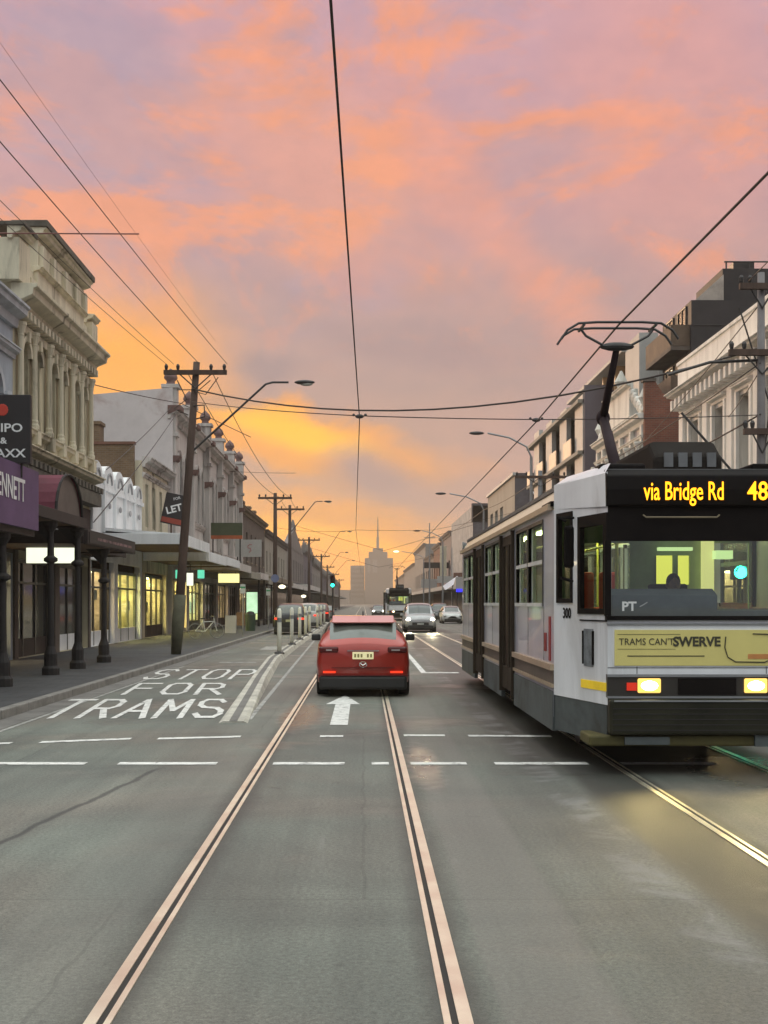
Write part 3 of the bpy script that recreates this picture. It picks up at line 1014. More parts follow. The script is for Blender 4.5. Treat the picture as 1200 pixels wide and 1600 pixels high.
for k in range(N):
    a0, a1 = PI * k / N, PI * (k + 1) / N
    mb.tube(((u_a + u_b) / 2 - 1.3 * math.cos(a0), 3.12, zs + 1.0 * math.sin(a0)), ((u_a + u_b) / 2 - 1.3 * math.cos(a1), 3.12, zs + 1.0 * math.sin(a1)), .035, n=6)
mb.tube((u_a, 3.12, zs), (u_b, 3.12, zs), .035, n=6)
mb.build('awning_hoop', M_POST, aw)
mb = MB(T)
mb.poly(*[((u_a + u_b) / 2 - 1.28 * math.cos(PI * k / N), 3.06, zs + .98 * math.sin(PI * k / N)) for k in range(N + 1)])
mb.build('awning_end', mat('tan_canvas', (.13, .10, .085), .85, var=.2), aw, fix=False)
verandah(root, T, .1, 4.7, 3.85, 3.15, .6, .22, posts=(2.0, 4.6), ornate=True)
MB(T).box(0.02, 4.98, .005, .05, .146, 3.4).build('shaded_facing', M_BROWN, root)  # dark sheet added to deepen the shade under the verandah
MB(T).box(5.0, 9.35, .005, .04, 3.21, 3.6).build('shop_fascia', M_VER_DARK, root)
# lit lightbox under that verandah
r = empty('lightbox_sign', (-8.75, 34.1, 2.95), 'glowing cream blank lightbox hanging under the dark verandah at left', 'sign')
r.location.z = 2.86
MB().box(-.70, .70, -.12, .12, 0, .64).build('case', M_STEELD, r)
MB().box(-.67, .67, -.135, -.121, .03, .61).build('lit_face', L_BOX, r)
MB().tube((-.45, 0, .64), (-.45, 0, 1.0), .015).tube((.45, 0, .64), (.45, 0, 1.0), .015).build('hanger', M_POST, r)

# L2 : ornate cream Victorian building
Wd = 9.8
ops = []
for k, u in enumerate((.75, 2.05, 3.95, 5.25, 7.05, 8.25)):
    ops.append((u, u + .85, 7.0, 9.55, True))
ops += [(.4, 4.6, .15, 3.1, False, 'noglass'), (5.2, 9.5, .15, 3.1, False, 'noglass')]
root, T = bld('victorian_building', 'tall ornate cream Victorian facade with paired arched windows and heavy parapet at left', 1, FL, 35.0, 44.8, 11.3, M_CREAM, ops, depth=.35, frame=M_FRAME, sill=M_CREAM_TRIM, D=14)
mb = MB(T)
corn(mb, -.15, Wd + .15, 10.95, .75, .75)
dentils(mb, 0, Wd, 10.28, .38, .24, .42, .2)
corn(mb, -.05, Wd + .05, 7.0, .3, .4)
corn(mb, -.1, Wd + .1, 6.35, .6, .35)
mb.box(0, Wd, .0, .12, 9.75, 10.0)
for u in (.35, 1.82, 3.55, 5.02, 6.65, 7.98, 9.45):
    column(mb, u, 7.02, 9.95, .105, .13)
    mb.box(u - .2, u + .2, .0, .3, 6.55, 7.0)
for o in ops[:6]:
    arch_ring(mb, o[0], o[1], o[3] - .425, .16, 0, .12)
    mb.box((o[0] + o[1]) / 2 - .08, (o[0] + o[1]) / 2 + .08, .0, .2, o[3] - .05, o[3] + .28)
mb.build('mouldings', M_CREAM_TRIM, root, bevel=.015)
# dark soffit and string band
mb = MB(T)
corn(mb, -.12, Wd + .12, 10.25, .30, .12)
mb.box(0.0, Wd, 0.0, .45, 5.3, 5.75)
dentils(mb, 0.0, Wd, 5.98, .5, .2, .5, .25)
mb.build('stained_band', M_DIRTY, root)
# parapet attic with piers, centre block and end pier
mb = MB(T)
mb.box(.0, Wd, -.25, .12, 11.0, 11.75)
mb.box(-.4, .75, -.5, .3, 11.0, 12.2)
mb.box(8.95, Wd + .02, -.4, .3, 11.0, 11.95)
mb.box(1.75, 7.85, -.45, .26, 11.0, 12.75)
corn(mb, 1.6, 8.0, 13.1, .55, .45)
corn(mb, 1.7, 7.9, 11.95, .42, .25)
corn(mb, -.5, .85, 12.5, .45, .35)
corn(mb, 8.85, Wd + .12, 12.2, .4, .3)
for u in (2.0, 3.3, 4.8, 6.3, 7.6):
    mb.box(u - .15, u + .15, .26, .4, 11.95, 12.6)
for s_, u in ((-1, 1.65), (1, 7.95)):
    mb.ext([(-.2, 11.05), (.3, 11.05), (.3, 11.4), (-.2, 11.6)], min(u, u + s_ * .7), max(u, u + s_ * .7))
mb.build('parapet', M_CREAM_TRIM, root, bevel=.02)
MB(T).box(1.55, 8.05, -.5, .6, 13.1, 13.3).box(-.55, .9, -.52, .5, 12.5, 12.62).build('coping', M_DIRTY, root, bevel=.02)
for a, b in ((0.02, .39), (4.61, 5.19), (9.51, 9.78)):
    MB(T).box(a, b, .005, .06, .146, 3.4).build('shaded_pier', M_BROWN, root)  # dark cover over the pier, shop-level shade put into its colour
MB(T).box(.02, 9.78, .005, .05, 3.41, 5.2).build('shop_fascia', M_VER_DARK, root)
shopfront(root, T, .4, 4.6, None, n=3)
shopfront(root, T, 5.2, 9.5, None, riser=M_WHITE, n=2)
vv = verandah(root, T, -4.4, 1.9, 3.6, 3.12, .75, .34, posts=(-1.6,), ornate=True, rmat=mat('dark_red_roof', (.06, .035, .035), .8))
# small pale sign strip along that verandah edge
MB(T).box(-4.3, 1.8, 3.175, 3.19, 3.3, 3.58).build('name_strip', M_BLACK, vv)
MB(T).box(-3.4, 1.2, 3.19, 3.195, 3.40, 3.47).build('faded_line', mat('faded', (.20, .12, .12), .8, var=.95, scale=3.0), vv)
verandah(root, T, 2.1, Wd, 3.75, 1.3, .5, .3, posts=())
r = empty('poster_board', (FL + .12, 31.6, 1.0), 'pale blue lit poster panel in the dark shopfront below the cream lightbox', 'poster')
MB().box(0, .05, -.5, .5, 0, 1.5).build('frame', M_FRAME_D, r)
MB().box(.051, .056, -.45, .45, .05, 1.2).build('blue_sheet', emit_mat('blue_sheet', (.10, .24, .30), .9, .3, 1.5), r)
MB().box(.051, .056, -.45, .45, 1.21, 1.45).build('pale_sheet', emit_mat('pale_sheet', (.32, .42, .45), .8), r)

# L3 : low white shop with scalloped parapet
root, T = bld('low_white_shop', 'low bright white shop with four scalloped parapet arches at left', 1, FL, 44.8, 55.4, 6.3, M_WHITE, [(5.2, 10.2, .15, 3.4, False, 'noglass'), (.3, 4.5, .15, 3.4, False, 'noglass')], D=10)
mb = MB(T)
N = 10
for k in range(5):
    a = .15 + k * 2.1; b = a + 1.9; cx = (a + b) / 2
    hh = .62 if k < 4 else .45
    pr = [(a, 6.3)] + [(cx - .95 * math.cos(PI * j / N), 6.55 + hh * math.sin(PI * j / N)) for j in range(N + 1)] + [(b, 6.3)]
    n = len(pr)
    mb.add([(u, .06, v) for u, v in pr] + [(u, -.25, v) for u, v in pr], [tuple(range(n)), tuple(range(n, 2 * n))[::-1]] + [(j, (j + 1) % n, (j + 1) % n + n, j + n) for j in range(n)])
    mb.box(a - .12, a + .08, -.2, .12, 4.5, 6.75)
mb.box(0, 10.6, 0, .1, 6.15, 6.32)
mb.build('scalloped_parapet', M_WHITE, root)
mb = MB(T)
for k in range(5):
    cx = 1.1 + k * 2.1
    arch_ring(mb, cx - .38, cx + .38, 6.45, .07, .05, .12, 8)
    mb.ell((cx, .09, 5.6), (.16, .05, .13), 8, 6)
mb.build('relief_mouldings', mat('shadow_grey_trim', (.34, .33, .34), .85), root)
shopfront(root, T, .3, 4.5, L_SHOP_W, riser=M_WHITE, n=3)
shopfront(root, T, 5.2, 10.2, L_SHOP_G, riser=M_WHITE, n=3, frame=M_POST_G, inner=mat('shop_inner_yellow', (.58, .50, .28), .8, var=.75, scale=.9))
verandah(root, T, 2.2, 10.5, 4.45, 3.05, .25, .42, fmat=M_WHITE, rmat=M_WHITE, posts=())
r = empty('green_shop_lamp', (FL + .9, 60.6, 3.0), 'pair of small teal lit signs hanging under the white verandah', 'sign')
for k in (0, 1.1):
    MB().box(-.16 + k, .16 + k, -.07, .07, 0, .42).build('teal_face', emit_mat('teal_lit', (.16, .85, .55), .8), r)
    MB().tube((k, 0, .42), (k, 0, .95), .015).build('hanger', M_POST, r)

# L4 : narrow cream house with brown brick side wall
root, T = bld('narrow_house', 'narrow cream two-storey shop with exposed brown brick side wall and chimney', 1, FL, 55.6, 62.8, 8.3, M_CREAM_TRIM,
              [(.7, 1.5, 5.3, 7.3), (2.6, 3.4, 5.3, 7.3), (4.6, 5.4, 5.3, 7.3), (.6, 6.6, .15, 3.2, False, 'noglass')], frame=M_FRAME_D, D=10)
mb = MB(T); corn(mb, -.1, 7.3, 8.45, .45, .45); corn(mb, -.05, 7.25, 7.75, .15, .2); mb.build('cornice', M_GREYW_TRIM, root)
mb = MB(T)
mb.box(-.28, -.03, -12.5, -.35, 0, 9.0)
mb.build('brick_side_wall', M_BRICKB, root)
MB(T).box(-.34, .03, -12.6, -.3, 9.0, 9.12).build('wall_coping', M_ROOFR, root)
mb = MB(T); mb.box(-.3, .6, -2.9, -1.9, 9.1, 9.9).box(-.36, .66, -2.96, -1.84, 9.9, 10.05)
mb.box(-.1, .2, -2.5, -2.3, 10.05, 10.35)
mb.build('chimney', M_BRICKB, root)
shopfront(root, T, .6, 6.6, L_SHOP_Y, riser=M_VER_DARK, n=4)
verandah(root, T, -.1, 7.1, 4.1, 3.0, .3, .42, fmat=M_WHITE, rmat=M_ROOF, posts=())
# LET board
r = empty('letting_board', (-9.02, 57.0, 5.45), 'black letting board reading LET on a post above the white verandah', 'sign')
Mx = Matrix.Rotation(R(12), 4, 'Y')
def rotb(p): return tuple(Mx @ Vector(p))
MB(rotb).box(-.52, .52, -.03, .03, 0, 1.45).build('board', M_BLACK, r)
text_mesh('lettering', 'LET', .46, M_WHITEP, r, Matrix.Translation((0.14, -.035, .72)) @ Matrix.Rotation(R(-14), 4, 'Y') @ frame_m((0, 0, 0), (1, 0, 0), (0, 0, 1)), offset=.012, sx=1.05)
text_mesh('small_lettering', 'FOR', .18, M_WHITEP, r, Matrix.Translation((.28, -.035, 1.22)) @ Matrix.Rotation(R(-14), 4, 'Y') @ frame_m((0, 0, 0), (1, 0, 0), (0, 0, 1)))
MB(rotb).box(-.5, .5, -.034, -.031, .06, .30).build('red_strip', mat('red_strip', (.30, .05, .03), .7), r)
MB().box(-.04, .04, -.02, .04, -.8, .2).build('stake', M_TIMBER, r)

# L5 : long pale terrace with urn-topped piers
W5 = 35.2
ops = []
for b in range(5):
    u0 = b * 7.04
    for du in (1.1, 3.0, 4.9):
        ops.append((u0 + du, u0 + du + 1.05, 6.6, 9.9, True))
    ops.append((u0 + .5, u0 + 6.5, .15, 3.1, False, 'noglass'))
root, T = bld('terrace_row', 'long pale grey-white Victorian terrace with urn-topped piers and tall side gable', 1, FL, 62.9, 62.9 + W5, 11.9, M_GREYW, ops, depth=.3, frame=M_FRAME_D, sill=M_GREYW_TRIM, D=15)
mb = MB(T)
for b in range(6):
    u = b * 7.04
    u = min(max(u, .32), W5 - .32)
    mb.box(u - .3, u + .3, .02, .38, 4.8, 11.7)
    mb.box(u - .34, u + .34, -.3, .44, 11.7, 12.9)
    mb.box(u - .42, u + .42, -.36, .55, 12.9, 13.1)
    mb.box(u - .38, u + .38, .02, .5, 10.4, 10.6)
corn(mb, -.2, W5 + .1, 11.9, .6, .6)
corn(mb, 0, W5, 6.5, .2, .3)
corn(mb, 0, W5, 5.2, .35, .4)
for o in ops:
    if o[4] is True:
        arch_ring(mb, o[0], o[1], o[3] - .52, .2, 0, .12)
        mb.box(o[0] - .24, o[0] - .02, .01, .14, 6.6, 9.4)
        mb.box(o[1] + .02, o[1] + .24, .01, .14, 6.6, 9.4)
for b in range(5):
    u = b * 7.04 + 3.52
    mb.box(u - 2.6, u + 2.6, -.2, .15, 11.9, 12.35)
mb.build('mouldings', M_GREYW_TRIM, root, bevel=.015)
for b in range(6):
    u = min(max(b * 7.04, .32), W5 - .32)
    MB(T).lathe(u, .08, [(.30, 13.1), (.22, 13.2), (.22, 13.3), (.34, 13.42), (.36, 13.5), (.28, 13.72), (.12, 13.86), (.05, 13.95)], 10).build('urn', mat('urn_stone', (.19, .115, .11), .85, var=.3), root, smooth=True)
    MB(T).ext([(.0, 11.5), (.5, 11.72), (.68, 11.75), (.68, 11.98), (.0, 11.98)], u - .55, u + .55).build('pier_bracket', mat('bracket_brown', (.15, .085, .075), .85, var=.3), root)
    MB(T).ext([(.02, 8.95), (.5, 9.15), (.6, 9.4), (.02, 9.4)], u - .4, u + .4).build('pier_bracket', MATS['bracket_brown'], root)
# tall gable side wall facing the camera
mb = MB(T)
pr = [(.25, 0), (.25, 12.9), (-3.8, 12.55), (-6.0, 12.35), (-15, 12.3), (-15, 0)]
n = len(pr)
mb.add([(-.12, a, b) for a, b in pr] + [(-.01, a, b) for a, b in pr], [tuple(range(n)), tuple(range(n, 2 * n))[::-1]] + [(j, (j + 1) % n, (j + 1) % n + n, j + n) for j in range(n)])
mb.build('gable_wall', mat('gable_render', (.60, .54, .53), .85, var=.1, scale=.5, stain=(.30, .17, .15), stain_amt=.5, bump=.2), root)
lits = [L_SHOP_Y, L_SHOP_G, None, L_SHOP_W, None]
for b in range(5):
    u0 = b * 7.04
    shopfront(root, T, u0 + .5, u0 + 6.5, lits[b], riser=[M_VER_DARK, M_POST_G, M_TAN, M_VER_DARK, M_BROWN][b], n=4)
    vmat = [M_WHITE, M_GREYW, M_BEIGE, M_GREYW, M_BEIGE][b]
    verandah(root, T, u0 + .1, u0 + 6.95, [4.15, 4.05, 3.75, 3.85, 3.6][b], 2.95, [.5, .4, .7, .3, .3][b], .4, fmat=vmat, rmat=vmat, posts=() if b < 3 else (1 + u0, 5.5 + u0), pr=.05)
MB(T).box(5.2, 5.9, .02, .08, .4, 2.95).build('lit_door', L_DOOR, root)
for b in (1, 2, 4):
    MB(T).tube((b * 7.04 + .55, .1, 4.3), (b * 7.04 + .55, .1, 11.3), .06, n=8).build('downpipe', M_FRAME_D, root)
# hoardings over the terrace verandahs
r = empty('hoarding', (-8.55, 76, 5.78), 'green shop hoarding with orange lower strip above the terrace verandah', 'sign')
MB().box(-.98, .98, -.08, .08, .22, 1.0).build('board', mat('green_board', (.06, .07, .035), .7), r)
MB().box(-.98, .98, -.085, .085, 0, .215).build('orange_strip', mat('orange_strip', (.36, .09, .03), .7), r)
MB().box(-.9, -.82, -.03, .03, -1.5, 0).box(.8, .88, -.03, .03, -1.5, 0).build('strut', M_POST, r)
r = empty('hoarding', (-8.05, 85, 5.0), 'white rectangular hoarding with a pink squiggle beyond the green one', 'sign')
MB().box(-.92, .92, -.08, .08, 0, 1.2).build('board', M_PALE, r)
MB().path([(.05, -.09, .3), (.2, -.09, .42), (.16, -.09, .6), (-.02, -.09, .62), (-.03, -.09, .76), (.12, -.09, .86), (.26, -.09, .84)], .03, 6).build('squiggle', mat('pink', (.45, .16, .17), .7), r)
MB().box(-.8, -.72, -.03, .03, -1.2, 0).box(.72, .8, -.03, .03, -1.2, 0).build('strut', M_POST, r)
r = empty('lightbox_sign', (-8.35, 75.5, 3.0), 'small glowing yellow lightbox hanging in front of the pale terrace', 'sign')
MB().box(-.68, .68, -.12, .12, 0, .62).build('case', M_STEELD, r)
MB().box(-.65, .65, -.135, -.121, .03, .59).build('lit_face', L_BOX_Y, r)
MB().tube((-.4, 0, .62), (-.4, 0, 1.0), .015).tube((.4, 0, .62), (.4, 0, 1.0), .015).build('hanger', M_POST, r)
r = empty('lightbox_sign', (-7.95, 55.8, 2.55), 'upright cream lit sign just right of the nearest timber pole', 'sign')
MB().box(-.17, .17, -.10, .10, 0, .62).build('case', M_STEELD, r)
MB().box(-.15, .15, -.115, -.101, .02, .6).build('lit_face', L_BOX, r)
MB().tube((0, 0, .62), (0, 0, 1.5), .015).build('hanger', M_POST, r)
r = empty('advertising_panel', (-8.15, 89, .14), 'free-standing lit advertising panel glowing pale green on the footpath', 'advertising panel')
MB().box(-.47, .47, -.12, .12, .25, 2.55).build('case', M_STEELD, r, bevel=.03)
MB().box(-.3, .3, -.09, .09, 0, .25).build('foot', M_STEELD, r)
MB().box(-.40, .40, -.135, -.121, .42, .85).build('lit_strip', emit_mat('ad_yellow', (.80, .95, .40), .95, .3, 3), r)
MB().box(-.40, .40, -.135, -.121, .88, 2.42).build('lit_poster', emit_mat('ad_green', (.62, .95, .62), 1.0, .35, 2), r)

# L6 dark building with chimneys, then the receding row
root, T = bld('brown_building', 'dark brown two-storey building with chimneys beyond the pale terrace', 1, FL, 98.3, 124, 9.6, M_BROWN,
              [(2 + k * 4.2, 3.4 + k * 4.2, 5.4, 7.9) for k in range(6)] + [(1, 24, .15, 3, False, 'noglass')], frame=M_BEIGE, sill=M_TAN)
mb = MB(T)
for u in (1.2, 6.5, 13, 19.5, 25):
    mb.box(u - .6, u + .6, -2.2, -.9, 9.2, 10.9); mb.box(u - .7, u + .7, -2.3, -.8, 10.9, 11.1)
    mb.box(u - .35, u - .1, -1.7, -1.4, 11.1, 11.5).box(u + .1, u + .35, -1.7, -1.4, 11.1, 11.5)
mb.build('chimney', M_BRICKB, root)
mb = MB(T); corn(mb, 0, 25.7, 9.75, .45, .5); mb.build('cornice', M_TAN, root)
shopfront(root, T, 1, 12, L_SHOP_W, n=6); shopfront(root, T, 13, 24, None, n=6)
verandah(root, T, 0, 25.5, 3.9, 2.9, .3, .4, fmat=M_TAN, rmat=M_TAN, posts=())
root, T = bld('pale_building', 'pale flat-fronted building with brown parapet between the second and third timber poles', 1, FL, 124.3, 160, 8.9, M_BEIGE,
              [(2 + k * 4.5, 3.5 + k * 4.5, 5.0, 7.2) for k in range(7)], frame=M_FRAME_D)
mb = MB(T); corn(mb, 0, 35.6, 9.3, .4, .7); mb.build('cornice', M_BROWN, root)
MB(T).box(1, 34, -.2, .03, .2, 3).build('shop_window', M_DARKSHOP, root)
verandah(root, T, 0, 35, 3.8, 2.8, .3, .45, fmat=M_GREYW, rmat=M_ROOF)
# gabled dark one
root, T = bld('gabled_building', 'dark steep-gabled facade beside the third timber pole on the left', 1, FL, 160.3, 205, 9.6, M_HAZY2,
              [(3 + k * 6, 5 + k * 6, 5.0, 8.0) for k in range(7)], frame=M_FRAME_D)
mb = MB(T)
mb.add([(0, .05, 9.55), (44.6, .05, 9.55), (17, .05, 12.8), (0, -.5, 9.55), (44.6, -.5, 9.55), (17, -.5, 12.8)], [(0, 1, 2), (3, 5, 4), (0, 2, 5, 3), (1, 4, 5, 2)])
mb.lathe(17, -.2, [(.5, 12.4), (.4, 13), (.3, 13.3), (.1, 13.9)], 8)
mb.build('gable', M_HAZY2, root)
MB(T).box(1, 43, -.2, .03, .2, 3).build('shop_window', M_DARKSHOP, root)
verandah(root, T, 0, 44, 4.2, 2.8, .4, .6, fmat=M_GREYW, rmat=M_ROOF)
yy = 205.3
k = 0
fl_lab = ['mauve-grey terrace with spiky parapet past the steep gable on the left', 'hazy terrace on the left behind the small spiky finial', 'small hazy building just left of the green signal']
while yy < 520:
    wd = (34, 46, 60, 80, 95)[min(k, 4)]
    Hh = (10.6, 9.6, 8.6, 9.5, 8.5)[min(k, 4)]
    root, T = bld('terrace_building', fl_lab[k] if k < 3 else 'one of the last hazy shops at the far end of the left side', 1, FL, yy, yy + wd, Hh, (M_MAUVE, M_HAZY)[k % 2],
                  [(4 + j * 8, 6.5 + j * 8, 5.0, 7.6) for j in range(int(wd / 8))] if k < 3 else [], group='far shops on the left side')
    mb = MB(T)
    for j in range(int(wd / 7) + 1):
        mb.box(j * 7 - .3, j * 7 + .3, -.4, .4, Hh - .3, Hh + .9); mb.lathe(j * 7, 0, [(.3, Hh + .9), (.25, Hh + 1.3), (.05, Hh + 1.8)], 6)
    corn(mb, 0, wd, Hh + .1, .5, .6)
    mb.build('parapet_piers', M_HAZY2, root)
    verandah(root, T, 0, wd - .5, 3.9, 2.8, .3, .5, fmat=M_HAZY, rmat=M_ROOF)
    yy += wd + .3
    k += 1

# ================================================================== RIGHT SIDE
# R1 white Victorian near right
ops = [(u, u + 1.35, 5.9, 9.1) for u in (1.6, 4.6, 7.6, 10.6, 13.9)] + [(.6, 7.8, .15, 3.2, False, 'noglass'), (8.6, 15.8, .15, 3.2, False, 'noglass')]
root, T = bld('victorian_building', 'big white Victorian building with bracketed cornice and tall sash windows at right', -1, FR, 34, 50.8, 11.0, M_WHITE2, ops, depth=.35, frame=M_FRAME_D, sill=M_WHITE2, D=15)
mb = MB(T)
corn(mb, -.1, 16.9, 10.45, .75, .3)
dentils(mb, 0, 16.8, 10.15, .55, .42, .62, .26)
mb.box(-.05, 16.85, -.3, .16, 10.45, 11.65)
mb.box(-.08, 16.88, -.36, .22, 11.65, 11.78)
corn(mb, 0, 16.8, 9.75, .15, .2)
corn(mb, 0, 16.8, 5.6, .25, .35)
for o in ops[:5]:
    corn(mb, o[0] - .3, o[1] + .3, 9.5, .32, .25)
    mb.box(o[0] - .25, o[0] - .02, .01, .14, 5.9, 9.25).box(o[1] + .02, o[1] + .25, .01, .14, 5.9, 9.25)
for u in (.35, 3.75, 6.75, 9.75, 12.9, 16.4):
    mb.box(u - .3, u + .3, .01, .16, 3.6, 9.6)
mb.build('mouldings', mat('white_old_trim', (.82, .79, .73), .8, var=.12, stain=(.3, .27, .23), stain_amt=.4, streak=True), root, bevel=.015)
shopfront(root, T, .6, 7.8, None, n=4); shopfront(root, T, 8.6, 15.8, L_SHOP_W, n=4)
verandah(root, T, 0, 16.7, 3.9, 3.6, .4, .45, fmat=M_VER_DARK, posts=(2, 8, 14), ornate=True)

# R2 ornate facade with red brick side wall
W2 = 11.6
ops = [(u, u + 1.2, 6.2, 9.0, True) for u in (.9, 3.3, 5.6, 7.9)] + [(.5, 10.9, .15, 3.2, False, 'noglass')]
root, T = bld('ornate_building', 'ornate pale facade with scrolled parapet and red brick side wall behind the pantograph', -1, FR, 57.2, 57.2 + W2, 11.0, M_GREYW, ops, frame=M_FRAME_D, sill=M_WHITE2, D=2.1)
mb = MB(T)
corn(mb, -.1, W2, 10.7, .5, .5); corn(mb, 0, W2, 9.7, .3, .3); corn(mb, 0, W2, 5.7, .3, .35)
for u in (.35, 2.7, 5.1, 7.4, 9.7, 11.2):
    mb.box(u - .2, u + .2, .01, .2, 5.7, 10.2)
    column(mb, u, 5.8, 9.4, .14, .28)
mb.box(3, 8.6, -.3, .15, 11, 12.4); corn(mb, 2.8, 8.8, 12.7, .4, .35)
for u in (.4, 11.2):
    mb.lathe(u, -.05, [(.25, 10.9), (.12, 11.1), (.34, 11.5), (.2, 11.8), (.05, 12.1)], 8)
mb.lathe(5.8, -.05, [(.3, 12.7), (.14, 12.85), (.36, 13.2), (.2, 13.5), (.05, 13.8)], 8)
for s_ in (0, 1):
    for j in range(5):
        a = j / 4
        mb.ell((3 - 2.2 * a if not s_ else 8.6 + 2.2 * a, 0, 12.1 - 1.1 * a), (.4, .18, .3), 8, 6)
mb.build('mouldings', M_WHITE2, root, bevel=.015)
mb = MB(T)
pr = [(.15, 0), (.15, 12.1), (-.35, 12.15), (-.7, 11.6), (-1.3, 11.25), (-2.2, 11.1), (-3.0, 11.35), (-3.3, 11.6), (-4.2, 11.6), (-4.2, 0)]
n = len(pr)
mb.add([(-.3, a, b) for a, b in pr] + [(-.02, a, b) for a, b in pr], [tuple(range(n)), tuple(range(n, 2 * n))[::-1]] + [(j, (j + 1) % n, (j + 1) % n + n, j + n) for j in range(n)])
mb.build('brick_side_wall', M_BRICK, root)
MB(T).box(-.34, .2, -.4, .22, 12.15, 12.3).build('wall_cap', M_BROWN, root)
shopfront(root, T, .5, 10.9, L_SHOP_W, n=6)
verandah(root, T, 0, W2 - .1, 3.9, 3.4, .4, .45, fmat=M_TAN)
# low link between R1 and R2
root, T = bld('low_link_shop', 'single-storey shop filling the gap before the red brick wall', -1, FR, 50.9, 56.8, 4.6, M_BROWN, [], D=10)
MB(T).box(.4, 5.5, -.2, .03, .4, 3).build('shop_window', M_DARKSHOP, root)

# R4 dark apartments set back above R1
root = empty('dark_apartments', (15.5, 57.5, 0), 'dark brown stepped apartment block with balconies rising behind the white building', 'building')
T = TF(-1)
mb = MB(T)
mb.box(0, 5.5, -12, 0, 0, 16.1)
mb.box(.4, 5.0, -12, -1.6, 16.05, 17.7)
mb.build('wall', M_DARKB, root)
for z in (11.6, 14.0):
    b_ = MB(T).box(.3, 5.4, 0, .9, z - .2, z).build('balcony_slab', M_BROWN, root)
    MB(T).box(.3, 5.4, .82, .9, z, z + 1.0).box(.28, .36, 0, .82, z, z + 1.0).build('balustrade', mat('brown_balcony', (.12, .08, .055), .8), b_)
    for u in (.8, 3.2):
        window(root, T, (u, u + 1.5, z + .1, z + 2.0), -.05, M_FRAME_D, M_GLASS, (2, 1))
for (a, z, w2) in ((-2.8, 14.2, .45), (-5.2, 14.6, .5)):
    MB(T).box(-.05, .0, a, a + w2, z, z + 1.0).build('side_window', M_GLASS_W, root)
mb = MB(T)
for z in (12.9, 10.4, 14.9):
    mb.box(-.03, .0, -11.9, -.1, z, z + .05)
mb.build('cladding_joint', M_FRAME_D, root)
mb = MB(T)
for j in range(8):
    mb.tube((.5, -1.8 - j * 1.1, 17.7), (.5, -1.8 - j * 1.1, 18.05), .04)
mb.tube((.5, -1.7, 18.05), (.5, -10, 18.05), .04)
mb.box(.7, 1.5, -3.2, -2.2, 17.7, 18.1).box(1.0, 1.6, -5.6, -4.8, 17.7, 18.2)
mb.build('roof_plant', M_STEELD, root)
MB(T).add([(.3, -.2, 16.12), (5, -.2, 16.12), (5, -1.62, 16.12), (.3, -1.62, 16.12), (.3, -1.62, 17.4), (5, -1.62, 17.4)], [(0, 1, 5, 4), (0, 4, 3), (1, 2, 5)]).build('glazed_lean_to', mat('pale_lean', (.42, .35, .30), .5), root)

# R3 white modern apartments with sunset-lit windows, set back
root = empty('white_apartments', (15.6, 64.2, 0), 'white framed modern apartments catching orange sunset light above the ornate facade', 'building')
T = TF(-1)
mb = MB(T)
panel(mb, 0, 22, 0, 15.8, [(5.2 + k * 3.6, 7.6 + k * 3.6, 12.8, 14.9) for k in range(4)], .5)
mb.poly((0, 0, 0), (0, -12, 0), (0, -12, 15.8), (0, 0, 15.8)); mb.poly((0, 0, 15.8), (22, 0, 15.8), (22, -12, 15.8), (0, -12, 15.8))
mb.box(0.2, 3.6, 0, 1.0, 12, 16.1).box(.2, 3.6, 0, 1.0, 0, 11.9)
mb.build('wall', M_PALE, root, fix=False)
mb = MB(T); mb.box(3.62, 22, .0, .9, 11.2, 12.5); mb.build('balcony', M_MAUVE, root)
for k in range(4):
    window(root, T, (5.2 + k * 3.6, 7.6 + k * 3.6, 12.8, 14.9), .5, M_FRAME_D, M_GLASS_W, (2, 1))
mb = MB(T); mb.box(3.62, 22, -.1, 1.2, 15.8, 16.0); mb.build('roof_slab', M_PALE, root)
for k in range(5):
    MB(T).box(4.2 + k * 3.6, 4.5 + k * 3.6, .0, .7, 12.5, 15.8).build('fin', mat('sunset_tint_fin', (.60, .40, .22), .6), root)  # sunset orange painted into the fin colour

# R5 finned balcony block
W5r = 23.5
root = empty('finned_apartments', (FR, 73.2, 0), 'apartment block with white vertical fins and dark recessed balconies at right', 'building')
T = TF(-1)
MB(T).box(0, W5r, -12, -1.5, 0, 14.6).box(0, .25, -1.5, 0.0, 4, 14.9).build('wall', M_MAUVE, root)
for k, u in enumerate((.3, 6.2, 12.4, 18.6)):
    z0 = 4.0
    fin = MB(T)
    fin.box(u, u + 2.6, -.25, .05, z0, 14.4 + .15 * k)
    fin.box(u + 2.6, u + 2.75, -1.5, .05, z0, 14.3)
    fin.build('fin', M_PALE, root)
mb = MB(T)
for z in (4.2, 7.6, 11.0, 14.1):
    mb.box(0.3, W5r, -1.5, .35, z - .22, z)
mb.build('balcony_slab', M_BEIGE, root)
mb = MB(T)
for z in (4.2, 7.6, 11.0):
    for u in (3.1, 9.0, 15.2, 21.3):
        mb.box(u, min(u + 3.0, W5r), .22, .30, z, z + 1.1)
mb.build('balustrade', mat('warm_panel', (.42, .29, .20), .6), root)
mb = MB(T)
for z in (4.2, 7.6, 11.0):
    for u in (3.1, 9.0, 15.2, 21.3):
        mb.box(u, min(u + 2.8, W5r), -1.49, -1.42, z + .1, z + 2.8)
mb.build('balcony_door', M_GLASS, root)
MB(T).box(.3, W5r, -1.4, .1, .15, 3.9).build('ground_floor', M_TAN, root)
verandah(root, T, 0, W5r, 3.9, 3.3, .3, .45, fmat=M_GREYW, rmat=M_ROOF)

